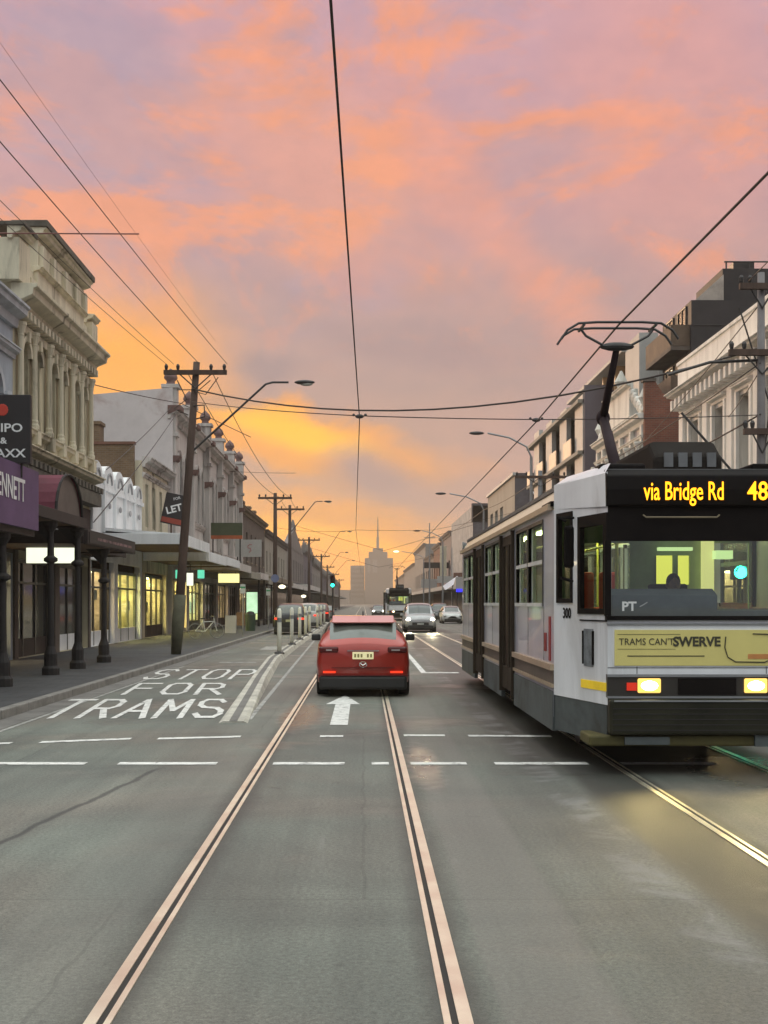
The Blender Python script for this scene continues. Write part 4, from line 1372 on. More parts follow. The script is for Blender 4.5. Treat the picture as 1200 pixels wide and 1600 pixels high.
root, T = bld('low_shops', 'low pale shops under the finned balcony block', -1, FR, 96.8, 106.7, 7.2, M_BEIGE, [(1.5 + 3 * k, 2.8 + 3 * k, 4.6, 6.4) for k in range(3)], frame=M_FRAME_D)
MB(T).box(.4, 9.5, -.2, .03, .3, 3).build('shop_window', M_DARKSHOP, root)
verandah(root, T, 0, 9.5, 3.9, 3.3, .3, .45, fmat=M_GREYW)
# R6 beige with mauve brick flank
root, T = bld('beige_building', 'beige three-storey block with dark mauve brick flank above the tram roof', -1, FR, 107, 130, 13.0, M_BEIGE, [(9 + k * 4.5, 11.5 + k * 4.5, 8.8, 11.0) for k in range(3)] + [(2, 21, .15, 3.2, False, 'noglass')], frame=M_FRAME_W, D=14)
MB(T).box(-.15, -.02, -14, .0, 0, 13.2).build('brick_flank', M_BRICKM, root)
MB(T).box(-.2, 23, -.2, .2, 13.0, 13.25).build('coping', M_PALE, root)
MB(T).tube((-.3, -2.6, 10.6), (-.3, -1.4, 11.6), .09).build('flank_light', M_WHITEP, root)
MB(T).lathe(17, -1, [(.35, 13), (.35, 14.1)], 8).build('flue', M_DARKB, root)
shopfront(root, T, 2, 21, L_SHOP_W, n=8)
verandah(root, T, 0, 23, 3.9, 3.2, .3, .45, fmat=M_GREYW)
root, T = bld('small_shop', 'low shop between the beige block and the white tiled block', -1, FR, 130.3, 147.5, 8.4, M_TAN, [(2 + 5 * k, 4 + 5 * k, 5, 7) for k in range(3)])
verandah(root, T, 0, 17, 3.9, 3.2, .3, .45, fmat=M_GREYW)
# R7 white tiled block
root, T = bld('tiled_building', 'white square-tiled windowless block with dark patterned flank down the right side', -1, FR, 148, 184, 13.6, M_TILE, [], D=14)
mb = MB(T); mb.box(-.15, -.02, -14, 0, 0, 13.6); mb.box(-.15, 1.0, -14, .1, 11.6, 13.9)
mb.build('dark_flank', M_BRICKM, root)
MB(T).lathe(-.1, -3, [(.08, 13.8), (.06, 16)], 6).build('aerial', M_STEELD, root)
verandah(root, T, 0, 35, 3.9, 3.2, .3, .5, fmat=M_PALE)
# R8..
yy = 184.4
rs = [(24, 12.6, M_MAUVE, 'mauve block with a dark parapet beyond the white tiled block'), (22, 12.0, M_BRICK, 'reddish-brown brick block far down the right side'),
      (30, 11.0, M_HAZY2, 'grey-brown shop terrace far down the right, past the brick block'), (55, 14.5, M_HAZY, 'tall pale hazy block at the far end of the right side'),
      (80, 12.0, M_HAZY, 'last hazy buildings at the far right end of the street'), (110, 11.0, M_HAZY2, 'last hazy buildings at the far right end of the street')]
for k, (wd, Hh, mt, lab) in enumerate(rs):
    root, T = bld('street_building', lab, -1, FR, yy, yy + wd, Hh, mt, [(3 + j * 7, 6 + j * 7, 5.2, 8.4) for j in range(int(wd / 7))] if k < 4 else [], group='far buildings on the right side', glass=M_GLASS)
    mb = MB(T); corn(mb, 0, wd, Hh + .15, .5, .7); mb.build('cornice', M_HAZY2, root)
    verandah(root, T, 0, wd - .3, 3.9, 3.2, .3, .5, fmat=M_PALE)
    yy += wd + .3
# projecting signs on the far right shops
r = empty('blade_sign', (11.3, 190, 7.2), 'dark horizontal blade sign projecting from the mauve block', 'sign')
MB().box(-2, 2, -.1, .1, 0, .9).build('board', M_DARKB, r)
r = empty('corner_canopy', (10.0, 122, 2.85), 'small shop canopy edged with a bright blue light strip on the right footpath', 'canopy')
MB().ext([(-2, .3), (2, .3), (2, .5), (-2, 1.5)], -.9, 1.6).build('roof', M_PALE, r)
MB().box(-.85, 1.65, -2.1, -2.02, 0, .3).build('blue_strip', emit_mat('blue_neon', (.03, .03, .9), 1.6), r)
MB().box(-.8, -.7, -1.9, -1.8, -2.7, .3).box(1.5, 1.6, -1.9, -1.8, -2.7, .3).build('post', M_POST, r)
for lab, x, y, z, w2, h2, mt in (('cream upright blade sign on the far right mauve block', 12.2, 186, 5.0, .5, 5.5, M_CREAM_TRIM), ('long pale shop sign above the far right awnings', 11.2, 160, 4.4, 1.5, .9, M_PALE),
                          ('small brown blade sign on the tiled block', 12.0, 146, 4.6, 1.2, .8, M_ROOFR), ('white blade sign near the end of the right side', 11.6, 215, 4.4, 1.4, 1.6, M_PALE)):
    r = empty('blade_sign', (x, y, z), lab, 'sign')
    MB().box(-w2, w2, -.1, .1, 0, h2).build('board', mt, r)
r = empty('tilted_sign', (9.1, 124, 3.6), 'white slanted shop sign beside the blue-edged canopy', 'sign')
MB(lambda p: tuple(Matrix.Rotation(R(-35), 3, 'Y') @ Vector(p))).box(-.9, .9, -.08, .08, 0, .5).build('board', mat('glow_sign', (.7, .68, .7), .5, emit=(.9, .85, .9), estr=.35), r)
MB().tube((0, 0, -3.45), (0, 0, .1), .06).build('post', M_POST, r)

# ================================================================== far end of the street
def tower_block(name, lab, x0, x1, y, z1, mt, D=60, win=None):
    r = empty(name, ((x0 + x1) / 2, y, 0), lab, 'building')
    hw = (x1 - x0) / 2
    MB().box(-hw, hw, 0, D, 0, z1).build('wall', mt, r)
    return r, hw
FH = 1400
def fx(px): return (px - 568) * FH / 1900
def fz(py): return H_CAM + (942 - py) * FH / 1900
M_TOW = mat('tower_stone', (.20, .16, .15), .9, var=.08, scale=.05)
M_TOW2 = mat('tower_stone_pale', (.26, .23, .23), .9, var=.08, scale=.05)
r, hw = tower_block('clock_tower_block', 'broad brown tower with stepped crown and thin spire at the end of the street', fx(570), fx(614), FH, fz(872), M_TOW)
mb = MB()
mb.box(-hw * .72, hw * .62, 4, 50, fz(872), fz(862))
mb.box(-hw * .42, hw * .30, 8, 44, fz(862), fz(856))
mb.box(-hw * .16, hw * .02, 12, 22, fz(856), fz(838))
mb.build('crown', M_TOW, r)
MB().lathe(-hw * .06, 17, [(1.0, fz(838)), (.7, fz(822)), (.3, fz(806))], 6).build('spire', M_STEELD, r)
mb = MB()
mb.box(-hw * .80, -hw * .62, -.6, 0, fz(895), fz(874)).box(-hw * .45, -hw * .12, -.6, 0, fz(895), fz(874))
mb.build('pale_panel', M_TOW2, r)
r, hw = tower_block('office_block', 'bluish slab block left of the spired tower', fx(547), fx(569.5), FH + 40, fz(882), M_TOW2)
mb = MB()
for k in range(7):
    mb.box(-hw + .8, hw - .8, -.8, 0, 8 + k * 5.4, 10.5 + k * 5.4)
mb.build('window_bands', M_TOW, r)
tower_block('office_block', 'low hazy block at the left foot of the spired tower', fx(522), fx(546), FH - 60, fz(923), M_TOW2)
tower_block('office_block', 'lowest grey block near the green signal far away', fx(500), fx(530), FH + 90, fz(930), M_TOW)
tower_block('office_block', 'flat-roofed grey block right of the spired tower', fx(614.5), fx(652), FH - 400, fz(893) * .72, M_TOW)
struct(MB().add([(-900, 1700, -5), (900, 1700, -5), (900, 1700, 20), (300, 1700, 16), (-200, 1700, 22), (-900, 1700, 14), (-900, 2100, -5), (900, 2100, -5), (900, 2100, 20), (-900, 2100, 14)],
        [(0, 1, 2, 3, 4, 5), (6, 9, 8, 7), (5, 4, 3, 2, 8, 9), (0, 5, 9, 6), (1, 7, 8, 2)]).build('hills', mat('far_hill', (.08, .075, .07), .95)))


# ================================================================== poles, lamps, wires
def pole(x, y, h, label, cross=((0, 1.15),), lean=0.0, lamp=None, r=.17, low=False, mt=None, group='timber power poles on the left'):
    root = empty('power_pole', (x, y, .14), label, 'power pole', group)
    def L(z): return (lean * z / h, 0, z)
    MB().path([(0, 0, -.1), L(h * .3), L(h * .6), L(h)], [r, r * .92, r * .82, r * .68], 10).build('shaft', mt or M_TIMBER, root, smooth=True)
    for dz_, ln in cross:
        z = h - .35 - dz_
        cx = L(z)[0]
        arm = MB().box(cx - ln, cx + ln, -.20, -.08, z - .07, z + .07).build('crossarm', M_TIMBER, root)
        for k in (-.92, -.55, .5, .92):
            MB().lathe(cx + k * ln, -.14, [(.03, z + .07), (.05, z + .12), (.06, z + .2), (.03, z + .26)], 8).build('insulator', M_STEELD, arm)
        MB().tube((cx - ln * .5, -.1, z - .05), (cx, -.1, z - .5), .02).tube((cx + ln * .5, -.1, z - .05), (cx, -.1, z - .5), .02).build('brace', M_STEELD, arm)
    if lamp:
        z0, reach, z1 = lamp
        a = L(z0)
        sg = 1 if reach > 0 else -1
        la = MB().path([a, (a[0] + reach * .66, 0, z1 - .06), (a[0] + reach * .72, 0, z1), (a[0] + reach * .86, 0, z1)], .035, 8).build('lamp_arm', M_STEELD, root)
        hx = a[0] + reach
        MB().ell((hx, 0, z1), (.33, .13, .075), 12, 8).build('lamp_head', M_STEELD, la, smooth=True)
        MB().ell((hx + sg * .06, 0, z1 - .06), (.2, .10, .06), 10, 6).build('lamp_lens', mat('lens', (.5, .48, .42), .2, var=.05), la, smooth=True)
    return root, L


P1Y = 38.7
r1, L1f = pole(-5.97, P1Y, 9.3, 'nearest timber power pole at left, leaning right with long lamp arm', ((0, 1.0),), lean=.66, lamp=(6.4, 3.64, 8.66), r=.155)
mb = MB()
mb.path([L1f(0), L1f(.9), L1f(1.9)], [.16, .20, .19], 12)
mb.build('lower_sleeve', M_TIMBER_G, r1, smooth=True)
mb = MB()
z = 7.9; cx = L1f(z)[0]
mb.path([(cx, -.1, z), (cx + .35, -.1, z + .02), (cx + .37, -.1, z - .35), (cx + .1, -.1, z - .42)], .025, 6)
mb.path([(cx - .5, -.12, z + .8), (cx - .2, -.12, z + .2), (cx - .6, -.12, z - .1), (cx - .15, -.12, z - .3)], .02, 6)
mb.path([(cx + .8, -.12, z + .9), (cx + .4, -.12, z + .35), (cx + .05, -.12, z + .45)], .016, 6)
mb.path([(cx + .55, -.12, z + .8), (cx + .2, -.12, z + .5), (cx - .4, -.12, z + .5)], .016, 6)
mb.build('loose_leads', M_CABLE, r1)
pole(-6.0, 82.6, 9.1, 'second timber power pole at left with a small round blue sign', ((0, 1.15),), lean=0)
r2 = bpy.data.objects['power_pole.001']
MB(lambda p: (p[0], p[2], p[1])).lathe(0, 3.3, [(.28, -.19), (.28, -.175)], 16).build('round_sign', mat('blue_sign', (.20, .22, .36), .6), r2)
pole(-6.0, 99, 9.6, 'third timber power pole at left with a lamp arm reaching right', ((0, 1.2),), lamp=(7.3, 3.1, 9.9))
pole(-6.0, 134, 8.9, 'fourth timber pole at left, its arm seen over the steep gable', ((0, 1.2), ))
pole(-6.0, 173, 8.6, 'fifth timber pole at left with a lamp arm above orange sky', ((0, 1.2),), lamp=(7.9, 4.0, 11.8))
pole(-6.0, 201, 7.9, 'sixth timber pole at left standing against orange sky', ((0, 1.2),), lamp=(7.0, 3.2, 10.0))
pole(-6.0, 240, 7.6, 'seventh timber pole at left, just before the green signal', ((0, 1.2),), lamp=(7.0, 4.0, 10.0))
pole(-6.0, 300, 7.6, 'farthest timber pole at left, tiny behind the green signal', ((0, 1.2),))

# right side
rr, Lr = pole(9.35, 28.6, 9.4, 'near concrete power pole at right edge with crossarms and brackets', ((.0, .55), (1.55, .8), (3.4, .45), (4.9, .4)), r=.125, mt=mat('concrete_pole', (.20, .18, .18), .85, var=.2), group='poles on the right')
mb = MB()
mb.tube((-1.9, -.1, 6.1), (0, -.1, 3.9), .03).path([(-2.2, 0, 7.0), (-1.2, 0, 7.3), (0, 0, 7.35)], .035)
mb.tube((-.5, .05, 8.6), (.45, .05, 5.6), .02).tube((.45, .05, 8.2), (.1, .05, 5.2), .02)
mb.build('brackets', M_STEELD, rr)
MB().lathe(-.6, -.3, [(.02, 3.2), (.11, 3.3), (.11, 3.75), (.04, 3.85)], 10).build('lamp_globe', mat('globe', (.8, .8, .76), .3, emit=(1, .95, .85), estr=.8), rr)
pole(9.3, 54.6, 6.9, 'grey steel tram pole rising behind the tram near its pantograph', (), r=.12, mt=M_STEEL, group='poles on the right')
pole(9.3, 64, 8.6, 'power pole with dark crossarm just above the tram roof at right', ((0, 1.35),), r=.17, mt=mat('grey_pole', (.16, .16, .17), .8), group='poles on the right')


def lamp_post(x, y, zt, reach, label, lit=False):
    root = empty('street_lamp', (x, y, .14), label, 'street lamp', 'curved street lamps on the right')
    MB().path([(0, 0, -.1), (0, 0, zt - 1.3)], [.12, .08], 8).build('post', M_STEEL, root)
    a = MB().path([(0, 0, zt - 1.3), (-.25, 0, zt - .75), (reach * .4, 0, zt - .25), (reach * .8, 0, zt)], .05, 8).build('arm', M_STEEL, root)
    MB().ell((reach, 0, zt), (.42, .16, .10), 12, 8).build('lamp_head', M_STEELD if not lit else emit_mat('lit_lamp', (1, .85, .6), 4.0), a, smooth=True)
    return root
lamp_post(9.2, 66.7, 10.95, -3.0, 'nearest curved street lamp at right, arching over the tram')
lamp_post(9.2, 93, 10.0, -3.3, 'second curved street lamp at right, above the white tiled block')
lamp_post(9.2, 186, 9.5, -4.2, 'distant lit street lamp glowing beside the spired tower', True)
lamp_post(9.2, 141, 10.0, -3.0, 'third curved street lamp at right, faint above the far shops')
root = empty('street_mast', (9.4, 173, .14), 'thin distant mast on the right footpath before the brick block', 'mast')
MB().path([(0, 0, -.1), (0, 0, 13)], [.14, .07], 8).build('shaft', M_STEEL, root)
MB().box(-.8, .8, -.05, .05, 10.9, 11.0).build('arm', M_STEEL, root)


def wire(label, pts, r=.011, sag=0.0, mt=None, n=14, cat='wire', group=None):
    out_ = []
    for i in range(len(pts) - 1):
        a, b = Vector(pts[i]), Vector(pts[i + 1])
        for k in range(n + (1 if i == len(pts) - 2 else 0)):
            t = k / n
            p = a.lerp(b, t)
            p.z -= sag * 4 * t * (1 - t) * (b - a).length / 30
            out_.append(p)
    o = MB().path(out_, r, 6).build('overhead_wire', mt or M_CABLE, None, smooth=True)
    tag(o, label, cat, group)
    return o


# tram contact wires
wire('dark tram contact wire running overhead along the middle of the street', [(-.30, -6, 5.5), (-.08, 24.6, 5.5), (-.38, 60, 5.4), (-.3, 150, 5.4)], .010, 0)
wire('tram contact wire above the right-hand track, touching the pantograph', [(3.75, -6, 5.5), (3.44, 16.4, 5.53), (3.55, 25, 5.5), (3.55, 150, 5.4)], .014, 0)
# span wires between the poles
p1 = (-5.97 + L1f(8.0)[0], P1Y - .2, 8.55)
wire('thick sagging black cable crossing the street from the leaning pole', [p1, (9.25, 28.6, 7.75)], .026, 1.75)
wire('thin tram span wire carrying the contact wires across the street', [(-5.97 + .55, P1Y - .2, 8.15), (-.08, 24.7, 5.58), (3.55, 25.0, 5.55), (9.3, 28.6, 6.2)], .012, .1)
wire('far tram span wire crossing in front of the spired tower', [(-6, 82.4, 6.9), (-.3, 62, 5.5), (3.55, 62, 5.5), (9.3, 64, 6.9)], .009, .25)
wire('upper far span wire drooping between the far poles', [(-6, 99, 8.2), (1.6, 96, 5.9), (9.2, 93, 8.0)], .014, .1)
wire('lowest far span wire near the horizon sky', [(-6, 134, 7.9), (1.6, 130, 5.6), (9.2, 141, 7.5)], .016, .1)
for nm, x, y, z in (('insulator_clip', -.08, 24.65, 5.56), ('insulator_clip', 3.55, 25.0, 5.54)):
    o = MB().ell((x, y, z), (.09, .04, .045), 8, 6).ell((x - .12, y, z + .03), (.03, .03, .03), 6, 4).ell((x + .12, y, z + .03), (.03, .03, .03), 6, 4).build(nm, M_STEELD)
    tag(o, 'small dark clip holding the middle contact wire' if x < 0 else 'small dark clip holding the right contact wire', 'clip')
# power lines above the left footpath
for lab, xa, xb, zb, rr_ in (('rightmost power line rising from the leaning pole to the top left', -4.32, -6.0, 9.75, .009), ('second power line from the right above the left roofs', -5.2, -6.75, 9.9, .010),
                        ('third power line from the right crossing the ornate parapet', -6.02, -7.75, 9.75, .007), ('leftmost power line above the cream Victorian building', -6.25, -8.5, 9.9, .007)):
    wire(lab, [(xa, P1Y - .14, 9.35), (xb, -5, zb)], rr_, .25)
wire('faint thin wire between the rightmost two power lines at top left', [(-4.7, P1Y, 10.1), (-6.1, -5, 10.6)], .003, .2, M_CABLE_L)
for lab, x, z in (('power line running on from the leaning pole towards the second pole', -4.9, 9.3), ('lower service line running on to the second timber pole', -5.6, 9.1)):
    wire(lab, [(x, P1Y, z), (x - .1, 82.5, 8.95), (x - .2, 99, 9.3)], .014, .5)
o = wire('straight stay wire entering from the left above the ornate parapet', [(-9.5, 17.6, 7.15), (-3.25, 17.6, 7.12)], .010, 0, M_CABLE_L)
wire('service wire sloping from the pale gable down to the dark verandah', [(-9.6, 62.7, 11.6), (-8.1, 36.5, 4.2)], .018, .15)
wire('service wire sloping from the pale gable past the brick chimney', [(-9.9, 62.7, 11.9), (-9.3, 44, 6.6)], .016, .15)
wire('short yellowish wire between the cream building and the pale gable', [(-9.9, 44.7, 9.8), (-8.7, 58, 11.3), (-6, P1Y + 26, 10.6)], .018, .1)
wire('span from the terrace roof out over the left lane', [(-9.7, 88, 11.3), (-5.6, 82.6, 10.6), (-4.6, 82.6, 10.6)], .015, .1)
wire('wire in front of the white building near the right pole, upper', [(9.3, 28.5, 8.8), (12.9, 62, 8.6)], .014, .2)
wire('wire in front of the white building near the right pole, lower', [(9.3, 28.5, 7.4), (9.4, 64, 7.6)], .014, .3)
wire('low twisted cable along the right footpath poles', [(9.3, 28.5, 6.2), (9.35, 54.5, 6.4), (9.3, 64, 6.6)], .02, .3)
wire('upper right power line leaving the picture at the edge', [(9.0, 28.4, 9.3), (8.0, 5, 9.9)], .012, .1)
wire('lower right power line leaving the picture at the edge', [(9.6, 28.4, 9.2), (9.3, 5, 9.6)], .012, .1)
wire('stay wire running down from the right pole to the building wall', [(9.3, 28.6, 7.2), (13.2, 44, 8.5)], .014, .1)
wire('power line linking the far right poles', [(9.3, 64, 8.4), (9.2, 93, 8.9), (9.3, 173, 10.9)], .02, .2)


# ================================================================== traffic signals
def signal(x, y, label, facing=-1, zt=3.0, lit='green'):
    root = empty('traffic_light', (x, y, .14), label, 'traffic light')
    MB().path([(0, 0, -.1), (0, 0, zt + .5)], .06, 10).build('post', M_STEELD, root)
    cs = MB().box(-.19, .19, -.12, .12, zt - .5, zt + .55)
    c_ = cs.build('case', M_BLACK, root, bevel=.02)
    for k, (nm, colr, on) in enumerate((('green', (.02, 1.0, .62), lit == 'green'), ('amber', (.10, .05, .01), False), ('red', (.10, .01, .01), False))):
        z = zt - .32 + .34 * k
        l = MB(lambda p: (p[0], facing * (.121 + p[2]), p[1])).lathe(0, z, [(.15, 0), (.14, .02), (.02, .03)], 16)
        l.build('lens', emit_mat('signal_' + nm + ('_near' if y < 40 else ''), colr, 40.0 if y < 40 else 6.0) if on else mat('lens_' + nm, colr, .4), c_)
        h = MB()
        for j in range(8):
            a0, a1 = PI * j / 8, PI * (j + 1) / 8
            h.poly((.14 * math.cos(a0), facing * .12, z + .14 * math.sin(a0)), (.14 * math.cos(a1), facing * .12, z + .14 * math.sin(a1)),
                   (.14 * math.cos(a1), facing * .34, z + .14 * math.sin(a1)), (.14 * math.cos(a0), facing * .34, z + .14 * math.sin(a0)))
        h.build('visor', M_BLACK, c_, fix=False)
    return root
signal(-2.62, 103, 'distant traffic light showing green at the end of the bollards', -1, 3.45)
signal(9.08, 29.4, 'traffic light showing green on the right kerb, seen through the near tram windscreen', -1, 2.70)


# ================================================================== cars
def spline(P, n):
    """Catmull-Rom through list of tuples, n steps per span"""
    out_ = []
    for i in range(len(P) - 1):
        p0, p1_, p2, p3 = P[max(i - 1, 0)], P[i], P[i + 1], P[min(i + 2, len(P) - 1)]
        for k in range(n):
            t = k / n
            out_.append(tuple(.5 * ((2 * b) + (-a + c_) * t + (2 * a - 5 * b + 4 * c_ - d_) * t * t + (-a + 3 * b - 3 * c_ + d_) * t ** 3) for a, b, c_, d_ in zip(p0, p1_, p2, p3)))
    out_.append(P[-1])
    return out_


def beam(parent, spots, dirv, power, colr, size=70):
    for p in spots:
        l_ = bpy.data.lights.new('headlight_beam', 'SPOT')
        l_.energy = power; l_.color = colr; l_.spot_size = R(size); l_.spot_blend = .8; l_.shadow_soft_size = .08
        o = bpy.data.objects.new('headlight_beam', l_)
        o.rotation_euler = Vector(dirv).to_track_quat('-Z', 'Y').to_euler()
        o.location = p; o.parent = parent
        COL.objects.link(o)


def car(loc, label, paint, kind='hatch', heading=0.0, lights='tail', plate=None, group=None, Wc=1.79, detail=True):
    """rear bumper at local y=0, nose at +y"""
    root = empty('car', loc, label, 'car', group, heading)
    hw = Wc / 2
    # stations: y, sill z, belt z, roof z, half width low, half width belt, half width roof
    if kind == 'hatch':
        st = [(.03, .34, .95, .98, hw * .86, hw * .84, hw * .62), (.10, .26, .99, 1.04, hw * .96, hw * .93, hw * .66), (.35, .22, 1.02, 1.22, hw, hw * .96, hw * .68), (.78, .20, 1.01, 1.45, hw, hw * .97, hw * .68),
              (1.3, .20, .98, 1.49, hw, hw * .97, hw * .70), (2.1, .20, .96, 1.48, hw, hw * .97, hw * .70), (2.75, .20, .94, 1.33, hw, hw * .97, hw * .70), (3.35, .20, .92, 1.0, hw, hw * .96, hw * .72),
              (3.95, .22, .80, .90, hw * .98, hw * .90, hw * .6), (4.3, .28, .62, .74, hw * .88, hw * .78, hw * .5), (4.42, .36, .52, .6, hw * .7, hw * .6, hw * .4)]
        g0, g1, f0, f1 = 2, 7, 5, 7
    else:
        st = [(.03, .34, 1.02, 1.1, hw * .90, hw * .86, hw * .66), (.10, .28, 1.06, 1.2, hw * .97, hw * .93, hw * .70), (.3, .25, 1.08, 1.5, hw, hw * .96, hw * .74), (.62, .24, 1.07, 1.68, hw, hw * .97, hw * .74),
              (1.4, .24, 1.05, 1.74, hw, hw * .97, hw * .74), (2.3, .24, 1.03, 1.72, hw, hw * .97, hw * .74), (3.0, .24, 1.02, 1.52, hw, hw * .97, hw * .74), (3.55, .24, 1.02, 1.12, hw, hw * .96, hw * .76),
              (4.2, .26, .96, 1.04, hw * .98, hw * .92, hw * .66), (4.5, .30, .82, .92, hw * .92, hw * .84, hw * .55), (4.62, .38, .66, .76, hw * .78, hw * .7, hw * .45)]
        g0, g1, f0, f1 = 2, 7, 5, 7
    rings = []
    for y, zs_, zb, zr, wl, wb, wr in st:
        zm = (zs_ + zb) / 2
        dz_ = max(zr - zb, .02)
        rings.append([(0, y, zs_ - .02), (wl * .8, y, zs_ - .02), (wl * .97, y, zs_ + .05), (wl, y, zm), (wb, y, zb - .03), (wb * .97, y, zb + .02), ((wb + wr) / 2 + .03, y, zb + dz_ * .55), (wr + .03, y, zb + dz_ * .88),
                      (wr * .9, y, zr - .01 if dz_ > .1 else zb + dz_ * .9), (wr * .45, y, zr + .02), (0, y, zr + .03)])
    K = 3
    nr = len(rings[0])
    # spline along rings then along stations
    cols = [spline([rings[i][j] for i in range(len(rings))], K) for j in range(nr)]
    rowsn = len(cols[0])
    rows = [[cols[j][i] for j in range(nr)] for i in range(rowsn)]
    bodym, rearm, frontm = MB(), MB(), MB()
    gl2 = {1: MB(), -1: MB()}
    for s_ in (1, -1):
        glassm = gl2[s_]
        for i in range(rowsn - 1):
            si = i / K
            for j in range(nr - 1):
                q_ = [rows[i][j], rows[i][j + 1], rows[i + 1][j + 1], rows[i + 1][j]]
                q_ = [(s_ * p[0], p[1], p[2]) for p in q_]
                tgt = bodym
                if 1.33 <= si < 2.99 and j >= 7 and kind == 'hatch': tgt = rearm
                if 1.0 <= si < 2.66 and j >= 8 and kind != 'hatch': tgt = rearm
                if j in (5, 6) and 2.33 <= si < 6.3 and not (3.9 < si < 4.3): tgt = glassm
                if f0 + .3 <= si < f1 and j >= 8: tgt = frontm
                tgt.poly(*q_)
        # end caps
        for end in (0, -1):
            cy = rows[end][0][1]
            cz = .66
            rg_ = [(s_ * p[0], p[1], p[2]) for p in rows[end]]
            for j in range(nr - 1):
                bodym.poly(rg_[j], rg_[j + 1], (0, cy, cz))
    body = bodym.build('body', paint, root, smooth=True)
    gm = mat('car_glass', (.03, .032, .03), .05, var=.1, spec=.9)
    for nm, mm in (('side_window', gl2[1]), ('side_window', gl2[-1]), ('rear_window', rearm), ('windscreen', frontm)):
        if mm.f: mm.build(nm, gm if nm != 'rear_window' else mat('car_rear_glass', (.11, .115, .10), .14, var=.2, spec=.9), root, smooth=True)
    # lower bumper / valance
    dk = mat('bumper_plastic', (.022, .02, .02), .6, var=.2)
    MB().box(-hw * .93, hw * .93, -.03, .35, .14, .40).build('rear_bumper', dk, root, bevel=.05)
    MB().box(-hw * .9, hw * .9, .4, st[-1][0] - .4, .13, .2).build('underbody', dk, root)
    MB().box(-hw * .78, hw * .78, st[-1][0] - .2, st[-1][0] + .05, .20, .42).build('front_bumper', dk, root, bevel=.04)
    MB().box(-hw * .97, hw * .97, .5, st[-1][0] - .5, .17, .26).build('sill', dk, root)
    for sx in (-1, 1):
        for yw in (.78, st[-1][0] - .85):
            Tw = TB((sx * (hw - .10), yw, .32), (0, 1, 0), (sx, 0, 0))
            TW = (lambda sx_, yw_: (lambda p: (sx_ * (hw - .11 + p[2]), yw_ + p[0], .325 + p[1])))(sx, yw)
            wh = MB(TW).lathe(0, 0, [(.20, -.11), (.315, -.11), (.325, -.08), (.325, .08), (.315, .11), (.20, .11)], 20).build('wheel', mat('tyre', (.015, .015, .015), .8), root)
            MB(TW).lathe(0, 0, [(.20, .05), (.20, .105), (.06, .09)], 10).build('rim', M_STEEL, wh)
        mir = MB().box(sx * (hw + .01) if sx > 0 else -hw - .20, hw + .20 if sx > 0 else -hw - .01, 2.82, 2.94, .98, 1.12)
        mir.build('wing_mirror', dk if kind == 'hatch' else paint, root, bevel=.03)
        tl = MB().box(sx * hw * .52 if sx > 0 else -hw * .93, hw * .93 if sx > 0 else -hw * .52, -.0, .14, .84, .95)
        tl.build('tail_light', mat('tail_lens_dark', (.10, .008, .008), .15, var=.1) if lights == 'reflector' else emit_mat('tail_lit', (1.0, .05, .02), 1.6), root, bevel=.03)
        if lights == 'reflector':
            MB().box(sx * hw * .58 if sx > 0 else -hw * .84, hw * .84 if sx > 0 else -hw * .58, -.045, -.02, .455, .492).build('lower_reflector', emit_mat('reflector_glow', (1.0, .045, .012), 1.0), root)  # bumper reflectors given a red glow of their own
            MB().box(sx * hw * .60 if sx > 0 else -hw * .78, hw * .78 if sx > 0 else -hw * .66, -.006, .0, .875, .90).build('lamp_glint', mat('painted_glint', (.45, .36, .35), .1), root)  # pale strip painted as a glint on the tail lamp
        L_ = st[-1][0]
        hl = MB(lambda p: (p[0], p[1], p[2])).ell((sx * hw * .74, L_ - .13, .66 if kind == 'hatch' else .78), (.15, .14, .09), 12, 8)
        hl.build('headlight', emit_mat('headlight_on', (1.0, .93, .72), 22.0) if lights == 'head' else mat('head_lens', (.5, .5, .5), .15), root, smooth=True)
    if lights in ('reflector', 'tail'):
        MB().box(-.20, .20, -.025, .03, .715, .85).build('number_plate', plate or mat('plate', (.55, .52, .3), .5), root, bevel=.008)
    if lights == 'head' and kind == 'suv':
        beam(root, [(-hw * .74, st[-1][0] + .1, .8), (hw * .74, st[-1][0] + .1, .8)], (0, 1, -.05), 300, (1, .88, .55))
    if lights == 'head':
        MB().box(-.5, .5, st[-1][0] - .02, st[-1][0] + .03, .44, .60).build('grille', dk, root)
        MB().box(-.2, .2, st[-1][0] + .03, st[-1][0] + .07, .46, .56).build('number_plate', mat('plate_pale', (.5, .5, .48), .5), root)
    return root, body


red = mat('red_paint', (.40, .030, .018), .28, .15, var=.06, coat=.6)
M_TDARK_ = mat('wiper_black', (.012, .012, .012), .6)
dark_seam = mat('dark_seam', (.04, .004, .004), .6)
cr, _ = car((-.01, 23.0, 0), 'red hatchback stopped in the tram lane just ahead, seen from behind', red, 'hatch', 0, 'reflector', mat('plate_lit', (.78, .72, .50), .5, emit=(1, .85, .4), estr=.35))
MB().box(-.60, .60, -.012, .02, .548, .556).build('hatch_seam', dark_seam, cr)
MB().box(-.86, .86, -.035, .0, .405, .42).build('bumper_crease', mat('dark_red', (.16, .01, .01), .4), cr)
mb = MB()
mb.path([(-.075, -.03, .60), (-.05, -.035, .635), (0, -.035, .60), (.05, -.035, .635), (.075, -.03, .60)], .010, 6)
mb.path([(.07 * math.cos(2 * PI * k / 16), -.033, .615 + .05 * math.sin(2 * PI * k / 16)) for k in range(17)], .008, 6)
mb.build('badge', mat('chrome', (.8, .8, .8), .15, 1.0), cr)
